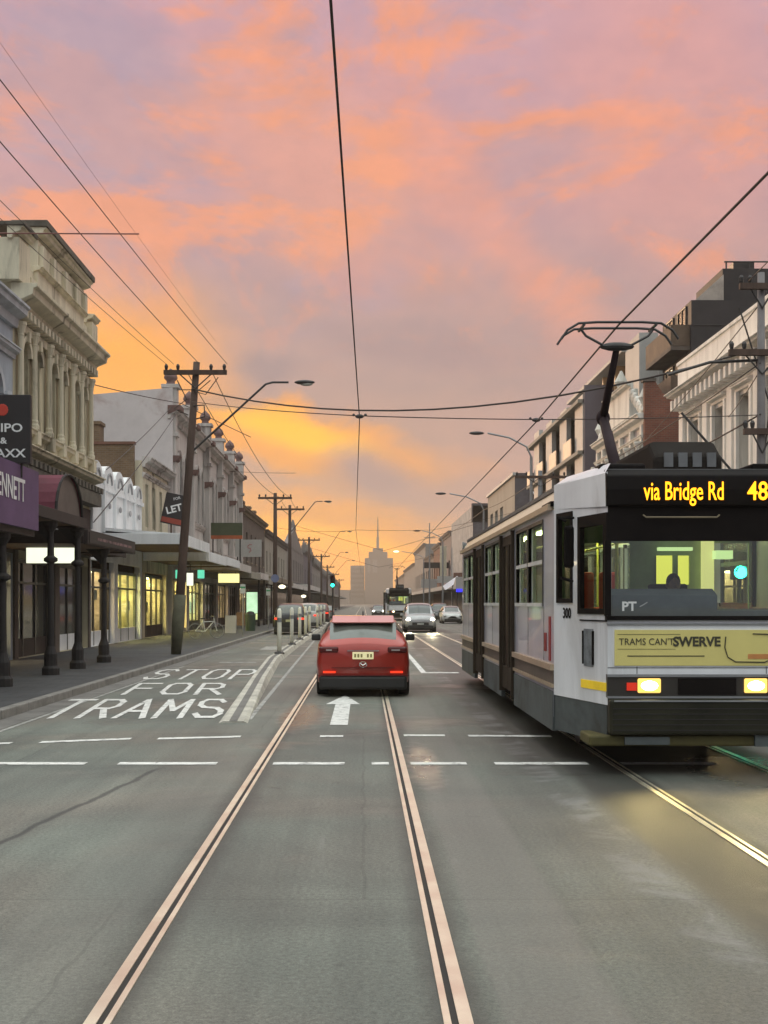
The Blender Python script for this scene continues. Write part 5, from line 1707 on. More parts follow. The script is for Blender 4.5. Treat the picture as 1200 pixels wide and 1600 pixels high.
MB().ext([(.46, 1.385), (.44, 1.41), (.80, 1.53), (1.2, 1.535), (1.2, 1.44), (.8, 1.43)], -.60, .60).build('roof_spoiler', mat('roof_sky_sheen', (.62, .20, .18), .22, .25, var=.05, coat=1.0), cr, bevel=.015)  # pink sky reflection painted into the spoiler colour
MB().lathe(0, 1.1, [(.015, 1.51), (.008, 1.62)], 6).build('aerial', M_STEELD, cr)
MB().box(-.30, .30, -.022, .01, .862, .885).build('plate_garnish', mat('chrome_strip', (.5, .4, .4), .25, .8), cr)
MB().path([(-.02, .40, 1.17), (-.30, .30, 1.10), (-.42, .28, 1.09)], .012, 6).build('rear_wiper', M_TDARK_, cr)
for k_ in range(6):
    MB().box(-.165 + .06 * k_, -.13 + .06 * k_, -.030, -.024, .75, .815).build('plate_mark', mat('plate_mark', (.30, .26, .10), .7), cr) if k_ != 3 else None
MB(lambda p: (p[0], p[1] + p[2] * .0, p[2])).box(-.03, .03, .0, .02, 1.0, 1.02)
# headrests seen through the rear window are suggested by seats
car((3.44, 78.0, 0), 'oncoming silver people mover with both headlights on in the right tram lane', mat('silver_paint', (.42, .41, .42), .35, .3, coat=.5), 'suv', PI, 'head', Wc=1.95)
car((2.05, 171, 0), 'distant oncoming car with bright headlights left of the far tram', mat('grey_paint', (.2, .2, .2), .4, .3), 'hatch', PI, 'head')
dark = mat('dark_paint', (.03, .03, .035), .3, .2, coat=.5)
white = mat('white_paint', (.55, .54, .52), .35, .0, coat=.4)
car((-4.15, 68, 0), 'dark parked car at the left kerb behind the nearest bollards', dark, 'suv', 0, 'tail', group='cars along the left lane')
car((-4.0, 86, 0), 'white car in the left lane behind the dark parked car', white, 'suv', 0, 'tail', group='cars along the left lane')
car((-3.9, 106, 0), 'dark red car with glowing tail lights ahead in the left lane', mat('dkred', (.12, .02, .02), .35, coat=.5), 'suv', 0, 'tail', group='cars along the left lane')
car((-4.0, 128, 0), 'small grey car far up the left lane', mat('grey_paint2', (.22, .22, .22), .4, .3), 'hatch', 0, 'tail', group='cars along the left lane')
car((7.6, 108, 0), 'parked car at the right kerb past the rear of the tram', white, 'hatch', PI, 'off', group='cars along the right kerb')
car((7.6, 124, 0), 'dark car parked behind the white one at the right kerb', dark, 'suv', PI, 'off', group='cars along the right kerb')

for lab, x, y in (('slim parking sign on the left kerb beyond the bicycle', -5.95, 60), ('slim parking sign on the left kerb near the white car', -5.95, 76)):
    r = empty('parking_sign', (x, y, .146), lab, 'sign')
    MB().tube((0, 0, -.1), (0, 0, 2.6), .03).build('post', M_STEEL, r)
    MB().box(-.13, .13, -.045, -.032, 2.1, 2.55).build('plate', mat('sign_plate', (.55, .55, .53), .5), r)
    MB().box(-.12, .12, -.049, -.046, 2.35, 2.44).build('coloured_band', mat('sign_band', (.05, .30, .12), .5), r)
# parked bicycle
r = empty('bicycle', (-7.25, 56, .15), 'pale bicycle parked on the footpath beside the nearest timber pole', 'bicycle', rz=R(25))
for x in (-.52, .52):
    wm = MB(lambda p: (p[0], p[2], p[1]))
    wm.path([(x + .33 * math.cos(2 * PI * k / 20), .34 + .33 * math.sin(2 * PI * k / 20), 0) for k in range(21)], .022, 6)
    for k in range(6):
        wm.tube((x, .34, 0), (x + .32 * math.cos(PI * k / 3), .34 + .32 * math.sin(PI * k / 3), 0), .004, n=4)
    wm.build('wheel', mat('bike_tyre', (.25, .25, .24), .6), r)
mb = MB()
for a, b in (((-.52, 0, .34), (-.15, 0, .75)), ((-.15, 0, .75), (.38, 0, .78)), ((-.05, 0, .32), (-.15, 0, .85)), ((-.05, 0, .32), (.38, 0, .78)), ((-.52, 0, .34), (-.05, 0, .32)), ((.52, 0, .34), (.36, 0, .95))):
    mb.tube(a, b, .022, n=6)
mb.build('frame', mat('bike_white', (.7, .7, .66), .4), r)
MB().ell((-.17, 0, .90), (.13, .06, .035), 8, 6).build('saddle', M_BLACK, r)
MB().path([(.30, -.28, .98), (.37, -.1, 1.0), (.37, .1, 1.0), (.30, .28, .98)], .016, 6).build('handlebar', M_STEEL, r)
for lab, x, y, z in (('yellowish round lamp hanging under the shop verandah left of the third timber pole', -6.9, 103, 3.15), ('bright white oval lamp hanging under the far left verandah near the gable', -7.0, 142, 2.55)):
    r = empty('hanging_lamp', (x, y, z), lab, 'lamp')
    MB().ell((0, 0, 0), (.30, .22, .17), 12, 8).build('globe', emit_mat('globe_' + lab[:6], (1, .9, .6), 2.2), r, smooth=True)
    MB().tube((0, 0, .15), (0, 0, .9), .02).build('rod', M_POST, r)
for lab, x, y, mt in (('grey sandwich board on the footpath in front of the pale terrace', -7.2, 66, M_PALE), ('tan sandwich board left of the lit advertising panel', -8.9, 88, mat('tan_board', (.34, .22, .12), .8))):
    r = empty('sandwich_board', (x, y, .146), lab, 'sandwich board')
    MB().add([(-.3, -.28, 0), (.3, -.28, 0), (.3, -.02, .95), (-.3, -.02, .95), (-.3, -.24, 0), (.3, -.24, 0), (.3, .02, .95), (-.3, .02, .95)], [(0, 1, 2, 3), (4, 7, 6, 5), (0, 4, 5, 1), (2, 6, 7, 3), (0, 3, 7, 4), (1, 5, 6, 2)]).build('panel', mt, r)
    MB().add([(-.3, .28, 0), (.3, .28, 0), (.3, .03, .95), (-.3, .03, .95), (-.3, .32, 0), (.3, .32, 0), (.3, .06, .95), (-.3, .06, .95)], [(0, 1, 2, 3), (4, 7, 6, 5), (0, 4, 5, 1), (2, 6, 7, 3), (0, 3, 7, 4), (1, 5, 6, 2)]).build('panel', mt, r)
# small bin and hydrant-like box by the shops
r = empty('litter_bin', (-6.6, 71, .14), 'green footpath litter bin beyond the parked bicycle', 'bin')
MB().lathe(0, 0, [(.28, 0), (.30, .9), (.32, .92), (.30, 1.0)], 14).build('body', mat('bin_green', (.05, .08, .05), .6), r)
MB().lathe(0, 0, [(.24, 1.0), (.20, 1.12), (.05, 1.16)], 14).build('lid', M_STEELD, r)


# ================================================================== TRAM
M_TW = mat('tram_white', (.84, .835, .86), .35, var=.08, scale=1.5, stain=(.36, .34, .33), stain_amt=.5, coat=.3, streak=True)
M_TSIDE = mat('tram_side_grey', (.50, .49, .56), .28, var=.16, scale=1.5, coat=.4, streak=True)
M_TCREAM = mat('tram_cornice', (.74, .62, .46), .35, var=.1, scale=1.2)
M_TSKIRT = mat('tram_skirt', (.085, .098, .098), .6, var=.35, scale=1.2, stain=(.035, .03, .025), stain_amt=.8)
M_TDARK = mat('tram_black', (.010, .008, .008), .6, var=.2, spec=.06)
M_TBUMP = mat('tram_bumper', (.022, .021, .012), .5, var=.4, scale=2, spec=.25)
M_TGLASS = glass_mat('tram_glass', (.82, .88, .84), .03, .09)
M_TSG = glass_mat('tram_side_glass', (.50, .56, .50), .14, .0)
M_TTRIM = mat('tram_orange_trim', (.52, .40, .28), .3, .3, var=.15)
TX, TY, TL = 3.5, 12.6, 15.9
tram = empty('tram', (TX, TY, 0), 'large white tram on the right with lit route display, yellow banner and raised pantograph', 'tram')
HF, HS, TP = .97, 1.30, 1.45     # half width front, half width side, taper length
z_sk, z_wt, z_tp = .72, 2.86, 3.12
# left side (towards camera lane): u runs from the front corner to the rear
Tl = TB((-HS, TP, 0), (0, 1, 0), (-1, 0, 0))
Tr = TB((HS, TP, 0), (0, 1, 0), (1, 0, 0))
SL = TL - 2 * TP
side_ops = []
wins = [(.86, 2.15), (2.25, 3.4), (5.45, 6.6), (6.7, 7.85), (10.1, 11.3), (11.4, 12.5)]
doors = [(3.75, 5.15), (8.2, 9.75)]
for T_ in (Tl, Tr):
    ops = [(a, b, 1.78, 2.76) for a, b in wins] + [(a, b, .46, 2.80) for a, b in doors]
    mb = panel(MB(T_), 0, SL, .46, z_wt, ops, .10)
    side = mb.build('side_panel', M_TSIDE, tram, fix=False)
    for a, b in wins:
        f = MB(T_)
        f.box(a - .045, a, -.04, .012, 1.735, 2.80).box(b, b + .045, -.04, .012, 1.735, 2.80).box(a, b, -.04, .01, 2.76, 2.805)
        fo = f.build('window', M_FRAME_D, tram)
        MB(T_).box(a - .02, b + .02, -.04, .03, 1.735, 1.78).build('sill', M_FRAME_W, fo)
        MB(T_).box(a, b, -.04, .012, 2.26, 2.31).build('mid_rail', M_FRAME_W, fo)
        MB(T_).poly((a, -.05, 1.78), (b, -.05, 1.78), (b, -.05, 2.76), (a, -.05, 2.76)).build('pane', M_TSG, fo, fix=False)
    for a, b in doors:
        f = MB(T_)
        m_ = (a + b) / 2
        for s0, s1 in ((a, m_ - .01), (m_ + .01, b)):
            f.box(s0, s0 + .08, -.05, .005, .46, 2.80).box(s1 - .08, s1, -.05, .005, .46, 2.80).box(s0 + .08, s1 - .08, -.05, .005, 2.66, 2.8).box(s0 + .08, s1 - .08, -.05, .005, .46, .8)
        f.box(a - .10, a, -.05, .05, .40, 2.84).box(b, b + .10, -.05, .05, .40, 2.84)
        fo = f.build('door', mat('tram_door_brown', (.045, .032, .022), .8, var=.2, spec=.15), tram)
        MB(T_).poly((a, -.025, .8), (b, -.025, .8), (b, -.025, 2.7), (a, -.025, 2.7)).build('pane', mat('door_glass_dark', (.035, .026, .018), .4, var=.5, spec=.15), fo, fix=False)
    # trim rails
    for segs in ([(0, doors[0][0] - .1), (doors[0][1] + .1, doors[1][0] - .1), (doors[1][1] + .1, SL)],):
        for a, b in segs:
            MB(T_).box(a, b, .0, .045, 1.0, 1.07).build('side_trim', M_TTRIM, tram)
            MB(T_).box(a, b, .0, .03, .80, .84).build('side_trim', M_TTRIM, tram)
            MB(T_).box(a, b, .0, .006, .84, 1.0).build('brown_band', mat('brown_band', (.11, .085, .07), .5), tram)
            MB(T_).box(a + (.0 if a else .02), b, -.05, .012, .30, .755).build('skirt', M_TSKIRT, tram)
    for u_ in (.78, 2.2, 3.55, 5.35, 6.65, 8.0, 9.9, 11.35, 12.6):
        MB(T_).box(u_, u_ + .008, .0, .003, 1.08, 1.73).build('panel_seam', M_TDARK, tram)
    MB(T_).box(.08, SL - .05, .0, .06, 2.86, 2.93).build('gutter_rail', M_TTRIM, tram)
    MB(T_).add([(0, 0.0, 2.935), (SL, 0.0, 2.935), (SL, -.13, 3.14), (0, -.13, 3.14), (0, -.2, 2.935), (SL, -.2, 2.935)], [(0, 1, 2, 3), (0, 3, 4), (1, 5, 2)]).build('cornice', M_TCREAM, tram)
    MB(T_).box(.05, .75, -.02, .03, 2.90, 2.96).build('vent_strip', M_TDARK, tram)
MB(Tl).box(.22, .34, .0, .012, 1.10, 1.62).box(.55, .70, .0, .012, 1.2, 1.42).build('red_notice', mat('notice_red', (.30, .03, .03), .6), tram)

# tapered corners (4) ; u runs from side to front
for end, y0, y1 in (('front', TP, 0.0), ('rear', TL - TP, TL)):
    for s_ in (-1, 1):
        U = Vector((s_ * (HF - HS), y1 - y0, 0))
        LU = U.length
        Nn = Vector((s_ * TP, (HF - HS) * (1 if end == 'front' else -1), 0)).normalized()
        Nn = Vector((s_ * abs(TP), (-1 if end == 'front' else 1) * abs(HF - HS), 0)).normalized()
        T_ = TB((s_ * HS, y0, 0), U, Nn)
        ops = [(.10, .56, 1.78, 2.80), (.72, LU - .04, 1.66, 2.72)]
        panel(MB(T_), 0, LU, .72, 3.14, ops, .06).build('corner_panel', M_TW, tram, fix=False)
        f = MB(T_)
        a, b = .10, .56
        f.box(a, a + .05, -.04, .015, 1.78, 2.80).box(b - .05, b, -.04, .015, 1.78, 2.80).box(a + .05, b - .05, -.04, .015, 1.78, 1.83).box(a + .05, b - .05, -.04, .015, 2.75, 2.80)
        a, b = .72, LU - .04
        f.box(a, a + .07, -.04, .015, 1.66, 2.72).box(b - .05, b + .04, -.04, .015, 1.66, 2.72).box(a + .07, b - .05, -.04, .015, 1.66, 1.72).box(a + .07, b - .05, -.04, .015, 2.60, 2.72)
        fo = f.build('corner_window', M_TDARK, tram)
        MB(T_).poly((.1, -.03, 1.78), (.56, -.03, 1.78), (.56, -.03, 2.8), (.1, -.03, 2.8)).poly((a, -.03, 1.66), (b, -.03, 1.66), (b, -.03, 2.72), (a, -.03, 2.72)).build('pane', M_TSG, fo, fix=False)
        MB(T_).box(0.0, LU * .97, -.10, -.01, .32, .715).build('skirt', M_TSKIRT, tram)
        if end == 'front':
            MB(T_).box(.80, LU - .02, .0, .008, .86, .95).build('yellow_stripe', mat('yellow_stripe', (.80, .55, .03), .5, emit=(.9, .6, .02), estr=.15), tram)
            MB(T_).box(LU * .52, LU - .01, .0, .01, 1.585, 1.60).build('black_line', M_TDARK, tram)
            if s_ < 0:
                Mx_ = frame_m(T_((.40, .004, 1.655)), -U.normalized() * -1, (0, 0, 1))
                text_mesh('fleet_number', '300', .16, M_TDARK, tram, frame_m(T_((.40, .006, 1.66)), U, (0, 0, 1)), ext=.001, offset=.004)
                lab = MB(T_)
                lab.box(.88, 1.12, .0, .008, 1.10, 1.50)
                lab.build('access_plate', mat('plate_grey', (.17, .18, .19), .6, var=.5, scale=8), tram)
                for hu in (.86, 1.12):
                    MB(T_).box(hu, hu + .02, .0, .02, 1.12, 1.48).build('access_hinge', M_TDARK, tram)

# front and rear ends
for end in ('front', 'rear'):
    yy0, ny = (0, -1) if end == 'front' else (TL, 1)
    T_ = TB((-HF if end == 'front' else HF, yy0, 0), ((1 if end == 'front' else -1), 0, 0), (0, ny, 0))
    W_ = 2 * HF
    panel(MB(T_), 0, W_, 1.04, 1.62, [], .05).build('front_panel', M_TW, tram, fix=False)
    panel(MB(T_), 0, W_, 2.42, 2.78, [], .05).build('windscreen_header', M_TDARK, tram, fix=False)
    MB(T_).poly((0, 0, 1.62), (W_, 0, 1.62), (W_, 0, 2.42), (0, 0, 2.42)).build('windscreen', M_TGLASS, tram, fix=False)
    MB(T_).box(-.02, W_ + .02, -.05, .03, 1.60, 1.645).box(-.03, .035, -.04, .012, 1.646, 2.42).box(W_ - .035, W_ + .03, -.04, .012, 1.646, 2.42).build('windscreen_seal', M_TDARK, tram)
    MB(T_).box(-.01, W_ + .01, -.02, .018, 1.515 + .04, 1.57).build('chrome_strip', M_STEEL, tram)
    # destination box
    db = MB(T_).ext([(-.3, 2.78), (.05, 2.78), (.06, 2.95), (.03, 3.10), (-.10, 3.17), (-.3, 3.17)], -.02, W_ + .02).build('destination_box', M_TDARK, tram, bevel=.02)
    # light bar
    lb = MB(T_).box(-.01, W_ + .01, -.05, .03, .80, 1.04).build('light_bar', mat('light_bar', (.035, .03, .026), .3, var=.2), tram)
    MB(T_).box(-.01, W_ + .01, .03, .045, 1.015, 1.04).box(-.01, W_ + .01, .03, .05, .795, .815).build('bright_trim', M_STEEL, lb)
    MB(T_).box(.72, 1.32, .03, .04, .83, 1.0).build('centre_cover', M_TDARK, lb)
    for cx in (.42, W_ - .42):
        h_ = MB(T_).box(cx - .12, cx + .12, .03, .06, .85, 1.0)
        hl_ = h_.build('headlight', emit_mat('tram_headlight', (1.0, .62, .14), 1.25) if end == 'front' else mat('tail_off', (.3, .02, .02), .3), lb, bevel=.03)  # amber lens emission stands in for the halo round the bulb
        if end == 'front':
            TT = (lambda T0: (lambda p: T0((p[0], .055 + p[2], p[1]))))(T_)
            MB(TT).ell((cx, .925, 0), (.095, .055, .014), 14, 8).build('bulb', emit_mat('tram_bulb', (1.0, .92, .60), 10.0), hl_, smooth=True)
        sx = cx - .23 if cx < 1 else cx + .13
        MB(T_).box(sx, sx + .10, .03, .055, .875, .955).build('marker_light', emit_mat('marker_red', (.7, .03, .01), .6), lb)
    # bumper
    MB(T_).box(.0, W_, -.05, .13, .42, .79).build('bumper', M_TBUMP, tram, bevel=.03)
    MB(T_).box(.04, W_ - .04, .131, .145, .765, .782).build('bumper_edge', M_STEEL, tram)
    MB(T_).box(-.20, W_ + .20, -.5, .05, .30, .41).build('underframe', mat('under_olive', (.09, .075, .02), .7, var=.4), tram, bevel=.02)
    MB(T_).box(.16, .62, .05, .09, .32, .40).build('tow_cover', M_TSKIRT, tram)
    MB(T_).box(1.5, 1.8, .05, .09, .30, .44).build('tow_cover', M_TSKIRT, tram)
    for u_ in (.30, W_ - .30):
        MB(T_).box(u_, u_ + .006, .0, .004, 1.045, 1.12).build('panel_seam', M_TDARK, tram)
    MB(T_).box(.0, W_, .0, .004, 1.105, 1.111).build('panel_seam', M_TDARK, tram)
    for k_ in range(5):
        MB(T_).box(.03, W_ - .03, .13, .136, .47 + .055 * k_, .478 + .055 * k_).build('bumper_rib', M_BLACK, tram)
    if end == 'front':
        fm = lambda u, w_, v: frame_m(T_((u, w_, v)), (1, 0, 0), (0, 0, 1))
        led = emit_mat('led_amber', (1.0, .36, .008), 2.6)
        text_mesh('route_name', 'via Bridge Rd', .27, led, db, fm(.775, .064, 2.925), ext=.002, offset=.002, sx=.575)
        text_mesh('route_number', '48', .27, led, db, fm(1.535, .064, 2.925), ext=.002, offset=.003, sx=.80)
        ban = MB(T_).box(.07, W_ - .07, .0, .010, 1.13, 1.50).build('banner', mat('banner_yellow', (.74, .63, .22), .55, var=.06), tram)
        ink = mat('banner_ink', (.055, .05, .03), .7)
        text_mesh('banner_text', "TRAMS CAN'T", .098, ink, ban, fm(.40, .014, 1.375), ext=.001, offset=0.0, sx=.92)
        text_mesh('banner_text', 'SWERVE', .135, ink, ban, fm(.92, .014, 1.375), ext=.001, offset=.005, sx=.98)
        MB(T_).box(.20, 1.0, .010, .013, 1.225, 1.235).box(.1, .75, .010, .013, 1.452, 1.456).box(.1, .70, .010, .013, 1.30, 1.303).build('banner_rule', ink, ban)
        MB(T_).path([(1.22, .014, 1.43), (1.21, .014, 1.32), (1.24, .014, 1.22), (1.32, .014, 1.17), (1.62, .014, 1.165), (1.7, .014, 1.2), (1.72, .014, 1.40), (1.66, .014, 1.455), (1.5, .014, 1.46)], .006, 6).build('banner_outline', ink, ban)
        MB(T_).box(1.45, 1.68, .010, .013, 1.20, 1.25).build('banner_patch', mat('ban_or', (.6, .25, .08), .6), ban)
        text_mesh('glass_letters', 'PT', .13, M_WHITEP, tram, fm(.22, .004, 1.74), ext=.001, offset=.004, sx=1.05)
        MB(T_).path([(.33, .01, 1.74), (.37, .01, 1.76), (.41, .01, 1.785)], .006, 6).build('glass_tick', M_STEEL, tram)
        MB(T_).path([(.36, .03, 2.69), (.39, .04, 2.665), (1.12, .04, 2.665), (1.15, .03, 2.69)], .009, 6).build('grab_rail', mat('rail_tan', (.22, .17, .10), .5), tram)
# wing mirror on the near corner
mb = MB(); mb.path([(-HS + .12, .85, 2.72), (-HS - .10, .55, 2.70), (-HS - .02, .50, 2.66)], .016, 6)
mb.path([(-HS + .1, .80, 2.02), (-HS - .06, .55, 2.05)], .016, 6)
ma = mb.build('mirror_arm', M_TDARK, tram)
MB().box(-HS - .02, -HS + .09, .60, .66, 2.16, 2.62).build('mirror_housing', M_TDARK, ma, bevel=.03)

beam(tram, [(-HF + .42, -.1, .92), (HF - .42, -.1, .92)], (0, -1, -.2), 45, (1, .76, .30), 80)
# roof, floor, interior
outl = [(-HF, 0.1), (HF, 0.1), (HS - .10, TP), (HS - .10, TL - TP), (HF, TL - .1), (-HF, TL - .1), (-HS + .10, TL - TP), (-HS + .10, TP)]
MB().extz(outl, 3.13, 3.18).build('roof', mat('tram_roof', (.12, .115, .115), .7, var=.2), tram)
for s_ in (-1, 1):   # white shoulders over the front corners
    shl = MB()
    shl.add([(s_ * HS, TP, 2.86), (s_ * (HF + .02), .0, 2.78), (s_ * (HF + .02), .03, 3.13), (s_ * HS, TP, 3.13), (s_ * (HF - .05), .1, 3.24), (s_ * (HS - .16), TP + .05, 3.24)], [(0, 1, 2, 3), (3, 2, 4, 5)])
    shl.build('roof_shoulder', M_TW, tram, fix=False)
MB().extz([(x * .96, y) for x, y in outl], .62, .70).build('floor', mat('tram_floor', (.08, .08, .08), .7), tram)
MB().extz([(x * .95, y + (.03 if y < 8 else -.03)) for x, y in outl], 2.96, 2.99).build('ceiling_panel', mat('tram_ceiling', (.45, .46, .40), .6), tram)
lt = MB()
for s_ in (-.55, .55):
    yy_ = 2.6
    while yy_ < TL - 2.6:
        lt.box(s_ - .06, s_ + .06, yy_, yy_ + 1.0, 2.93, 2.955)
        yy_ += 1.5
lt.build('ceiling_light', emit_mat('tram_light', (.88, 1.0, .48), 22.0), tram)
seat_m = mat('seat_red', (.75, .07, .04), .7, var=.2)
for s_ in (-.78, -.48):
    MB().box(s_ - .12, s_ + .12, 2.35, 2.42, 1.2, 2.16).build('seat', seat_m, tram, bevel=.05)
for yy_ in (2.75, 3.5, 6.6, 7.4, 8.2, 11.6, 12.4):
    for s_ in (-.86, -.42, .42, .86):
        sb = MB().box(s_ - .20, s_ + .20, yy_, yy_ + .42, 1.05, 1.13).box(s_ - .20, s_ + .20, yy_ + .40, yy_ + .47, 1.13, 1.72).box(s_ - .04, s_ + .04, yy_ + .15, yy_ + .3, .7, 1.05)
        sb.build('seat', seat_m if yy_ < 4 else mat('seat_green', (.06, .12, .07), .7), tram, bevel=.02)
pl = MB()
for x, y in ((-.42, 2.2), (.30, 2.2), (-.7, 5.2), (.7, 5.2), (-.7, 9.2), (.7, 9.2), (0.0, 11), (0, 7)):
    pl.tube((x, y, .7), (x, y, 2.96), .022)
for x in (-.5, .5):
    pl.tube((x, 2.2, 2.72), (x, 13.6, 2.72), .018)
pl.build('grab_pole', mat('pole_yellow', (.65, .55, .12), .4), tram)
# cab partition and desk
part = MB()
panel(part, -1.15, 1.15, .7, 2.9, [(-.95, -.30, 1.35, 2.5), (.02, .22, 2.0, 2.35), (.28, .42, 2.0, 2.35), (.62, 1.13, .9, 2.5)], .03)
for i, v_ in enumerate(part.v):
    part.v[i] = (v_[0], 2.05 + v_[1], v_[2])
part.build('cab_partition', mat('partition', (.42, .52, .30), .6, var=.2), tram, fix=False)
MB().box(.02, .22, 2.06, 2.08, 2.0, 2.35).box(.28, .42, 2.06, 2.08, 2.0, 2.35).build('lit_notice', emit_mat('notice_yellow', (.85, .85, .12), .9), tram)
MB().box(.55, .68, 1.9, 2.0, .7, 2.9).build('cab_pillar', emit_mat('pillar_glow', (.72, .72, .25), .9), tram)  # pillar emits; the cab light on it is put into the material
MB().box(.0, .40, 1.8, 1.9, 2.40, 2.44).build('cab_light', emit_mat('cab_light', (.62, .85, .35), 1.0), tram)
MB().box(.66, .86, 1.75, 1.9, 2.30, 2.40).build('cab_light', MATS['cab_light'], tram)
MB().ext([(.12, .9), (.12, 1.86), (.30, 1.93), (.55, 1.80), (.60, .9)], -.90, .20).ext([(.12, .9), (.12, 1.70), (.40, 1.72), (.5, .9)], .20, .9).build('driver_desk', mat('desk_grey', (.12, .13, .15), .6), tram)
MB().box(-.2, .25, 1.45, 1.55, 1.2, 2.0).box(-.2, .25, 1.1, 1.5, 1.12, 1.22).box(-.05, .1, 1.2, 1.35, .7, 1.12).build('driver_seat', M_TDARK, tram, bevel=.03)

# roof equipment
eq = MB().ext([(1.0, 3.19), (3.4, 3.19), (3.4, 3.42), (3.1, 3.62), (1.3, 3.62), (1.0, 3.42)], -.25, .52)
eqo = eq.build('roof_unit', mat('roof_unit_dark', (.022, .018, .016), .9, var=.2, spec=.1), tram, bevel=.06)
mb = MB()
for k in range(4):
    mb.box(-.14 + k * .16, -.04 + k * .16, .985, 1.03, 3.30, 3.46)
mb.build('vent', M_TRUSS, eqo)
MB().box(-1.0, 1.05, 4.0, 5.6, 3.18, 3.26).box(-.7, .7, 8, 11, 3.18, 3.36).box(.62, .95, .3, 2.6, 3.16, 3.26).build('roof_equipment', M_TDARK, tram, bevel=.02)
MB().box(-1.0, -.5, .3, 1.2, 3.17, 3.26).build('front_roof_cover', M_TDARK, tram, bevel=.03)
# pantograph : single arm with knee, head collector on top
pan = MB()
px_, ky = -.08, 4.9
base_p = (px_ + .05, 3.75, 3.30)
pan.path([base_p, (px_ - .0, 4.75, 4.42)], [.085, .07], 10)
pano = pan.build('pantograph', mat('panto_purple', (.035, .022, .026), .8, spec=.15), tram, smooth=True)
MB().path([(px_, 4.78, 4.40), (px_, 3.85, 5.20)], [.06, .045], 10).ell((px_, 4.76, 4.42), (.10, .10, .12), 10, 8).path([(px_ + .12, 3.9, 3.30), (px_ + .08, 4.6, 4.2)], .025, 8).build('upper_arm', MATS['panto_purple'], pano, smooth=True)
mb = MB()
mb.ell((px_, 3.82, 5.24), (.24, .08, .06), 10, 6)
mb.path([(px_ - .2, 3.8, 5.26), (px_ - .42, 3.8, 5.38), (px_ - .48, 3.8, 5.46)], .018, 6).path([(px_ + .2, 3.8, 5.26), (px_ + .42, 3.8, 5.38), (px_ + .48, 3.8, 5.46)], .018, 6)
for yb in (3.62, 3.98):
    mb.path([(px_ - .78, yb, 5.30), (px_ - .70, yb, 5.42), (px_ - .55, yb, 5.51), (px_ - .3, yb, 5.525), (px_ + .3, yb, 5.525), (px_ + .55, yb, 5.51), (px_ + .70, yb, 5.42), (px_ + .78, yb, 5.30)], .018, 6)
mb.tube((px_ - .48, 3.6, 5.49), (px_ - .48, 4.0, 5.49), .02).tube((px_ + .48, 3.6, 5.49), (px_ + .48, 4.0, 5.49), .02)
mb.build('collector_head', M_STEELD, pano)
MB().box(px_ - .5, px_ + .5, 3.4, 5.0, 3.22, 3.30).build('pantograph_base', M_STEELD, pano)
# bogies and wheels
mb = MB()
for yb in (3.6, 12.3):
    mb.box(-.62, .62, yb - 1.2, yb + 1.2, .30, .55)
mb.build('bogie', M_TDARK, tram)
for yb in (2.75, 4.45, 11.45, 13.15):
    for s_ in (-.75, .75):
        TW = (lambda s2, y2: (lambda p: (s2 + p[2], y2 + p[0], .335 + p[1])))(s_, yb)
        MB(TW).lathe(0, 0, [(.33, -.05), (.33, .05), (.1, .07)], 20).build('wheel', M_STEELD, tram)


far = copy_tree(tram)
far.location = (TX, 120, 0)
for ch in list(far.children_recursive):
    if ch.name.startswith(('route_', 'banner', 'glass_', 'fleet_')):
        bpy.data.objects.remove(ch)
far['label'] = 'distant tram far behind the silver people mover, seen head-on'

# ---- driver (one skinned figure) seated in the cab
def skin_fig(name, joints, edges, m, parent, loc):
    me = bpy.data.meshes.new(name)
    keys = list(joints)
    me.from_pydata([joints[k][0] for k in keys], [(0, 0)][:0] + [(keys.index(a), keys.index(b)) for a, b in edges], [])
    o = bpy.data.objects.new(name, me)
    COL.objects.link(o)
    sk = o.modifiers.new('skin', 'SKIN')
    for i, k in enumerate(keys):
        r_ = joints[k][1]
        me.skin_vertices[0].data[i].radius = (r_, r_) if not isinstance(r_, tuple) else r_
    me.skin_vertices[0].data[0].use_root = True
    ss = o.modifiers.new('sub', 'SUBSURF'); ss.levels = ss.render_levels = 2
    me.materials.append(m)
    o.parent = parent
    o.location = loc
    return o


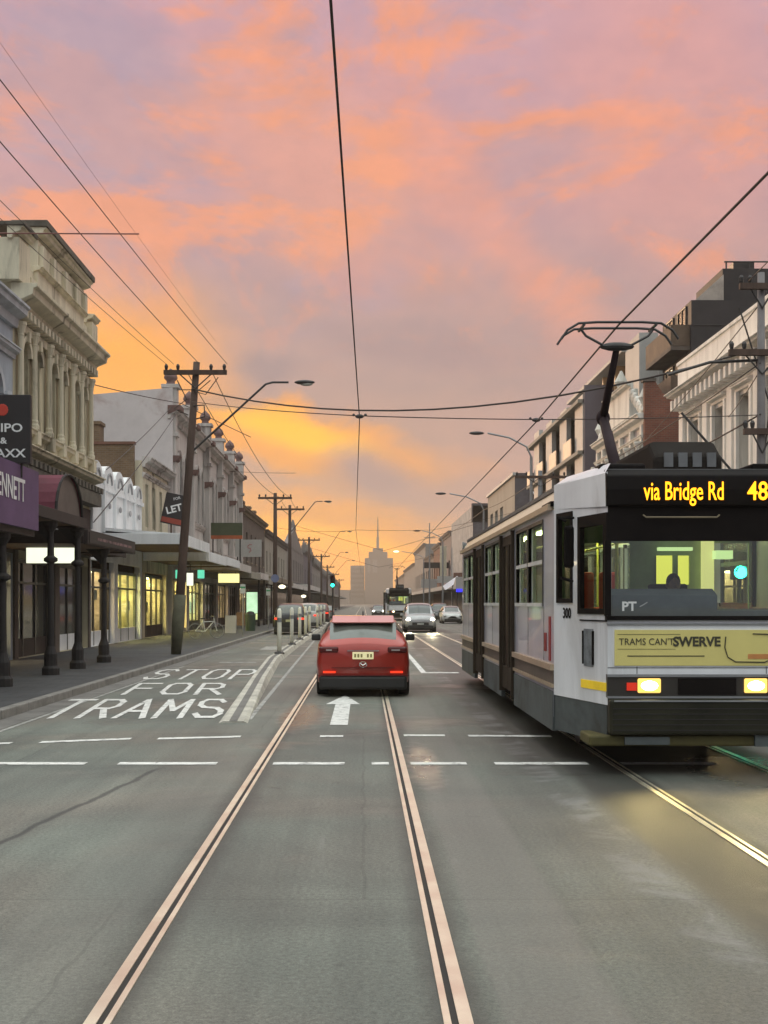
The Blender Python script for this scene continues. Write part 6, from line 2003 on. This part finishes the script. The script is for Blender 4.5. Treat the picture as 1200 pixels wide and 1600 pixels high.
drv = empty('person', (TX + .03, TY + 1.28, 1.22), 'tram driver seated behind the windscreen in a dark jacket', 'person')
J = {'pelvis': ((0, 0, .08), (.17, .12)), 'waist': ((0, 0, .25), (.15, .11)), 'chest': ((0, -.02, .45), (.18, .12)), 'neckb': ((0, -.02, .60), (.07, .07)), 'neck': ((0, -.03, .66), .055),
     'ls': ((-.18, -.02, .54), .065), 'le': ((-.26, -.16, .32), .05), 'lw': ((-.16, -.40, .34), .035), 'lh': ((-.13, -.47, .35), .04),
     'rs': ((.18, -.02, .54), .065), 're': ((.26, -.16, .32), .05), 'rw': ((.16, -.40, .34), .035), 'rh': ((.13, -.47, .35), .04),
     'lt': ((-.10, -.05, .05), .10), 'lk': ((-.12, -.42, .02), .075), 'lf': ((-.12, -.48, -.38), .05), 'rt': ((.10, -.05, .05), .10), 'rk': ((.12, -.42, .02), .075), 'rf': ((.12, -.48, -.38), .05)}
E = [('pelvis', 'waist'), ('waist', 'chest'), ('chest', 'neckb'), ('neckb', 'neck'), ('chest', 'ls'), ('ls', 'le'), ('le', 'lw'), ('lw', 'lh'), ('chest', 'rs'), ('rs', 're'), ('re', 'rw'), ('rw', 'rh'),
     ('pelvis', 'lt'), ('lt', 'lk'), ('lk', 'lf'), ('pelvis', 'rt'), ('rt', 'rk'), ('rk', 'rf')]
skin_fig('body', J, E, mat('jacket', (.02, .022, .03), .8), drv, (0, 0, 0))
skin = mat('skin', (.30, .19, .14), .6, var=.05)
mb = MB()
mb.ell((0, -.035, .77), (.072, .092, .115), 16, 12)
mb.ell((0, -.125, .765), (.014, .022, .026), 8, 6)       # nose
mb.ell((0, -.105, .715), (.03, .02, .012), 8, 6)         # mouth
mb.ell((-.074, -.02, .765), (.012, .022, .032), 8, 6).ell((.074, -.02, .765), (.012, .022, .032), 8, 6)
mb.ell((-.028, -.112, .785), (.013, .01, .008), 8, 6).ell((.028, -.112, .785), (.013, .01, .008), 8, 6)
mb.build('head', skin, drv, smooth=True)
MB().ell((0, -.02, .80), (.080, .095, .10), 16, 10).build('hair', mat('hair', (.02, .015, .012), .8), drv, smooth=True)

# ================================================================== haze
hz = MB().box(-260, 260, -30, 1460, -1.2, 110).build('haze', bpy.data.materials.new('haze_air'))
hm = bpy.data.materials['haze_air']; hm.use_nodes = True
t = hm.node_tree; t.nodes.clear()
q = NG(t)
pv = q.n('ShaderNodeVolumePrincipled')
pv.inputs['Color'].default_value = (.92, .74, .58, 1)
pv.inputs['Density'].default_value = .00050
pv.inputs['Anisotropy'].default_value = 0.0
o_ = q.n('ShaderNodeOutputMaterial'); t.links.new(pv.outputs[0], o_.inputs['Volume'])
hz['kind'] = 'stuff'
hz['label'] = 'warm evening haze lying along the street'
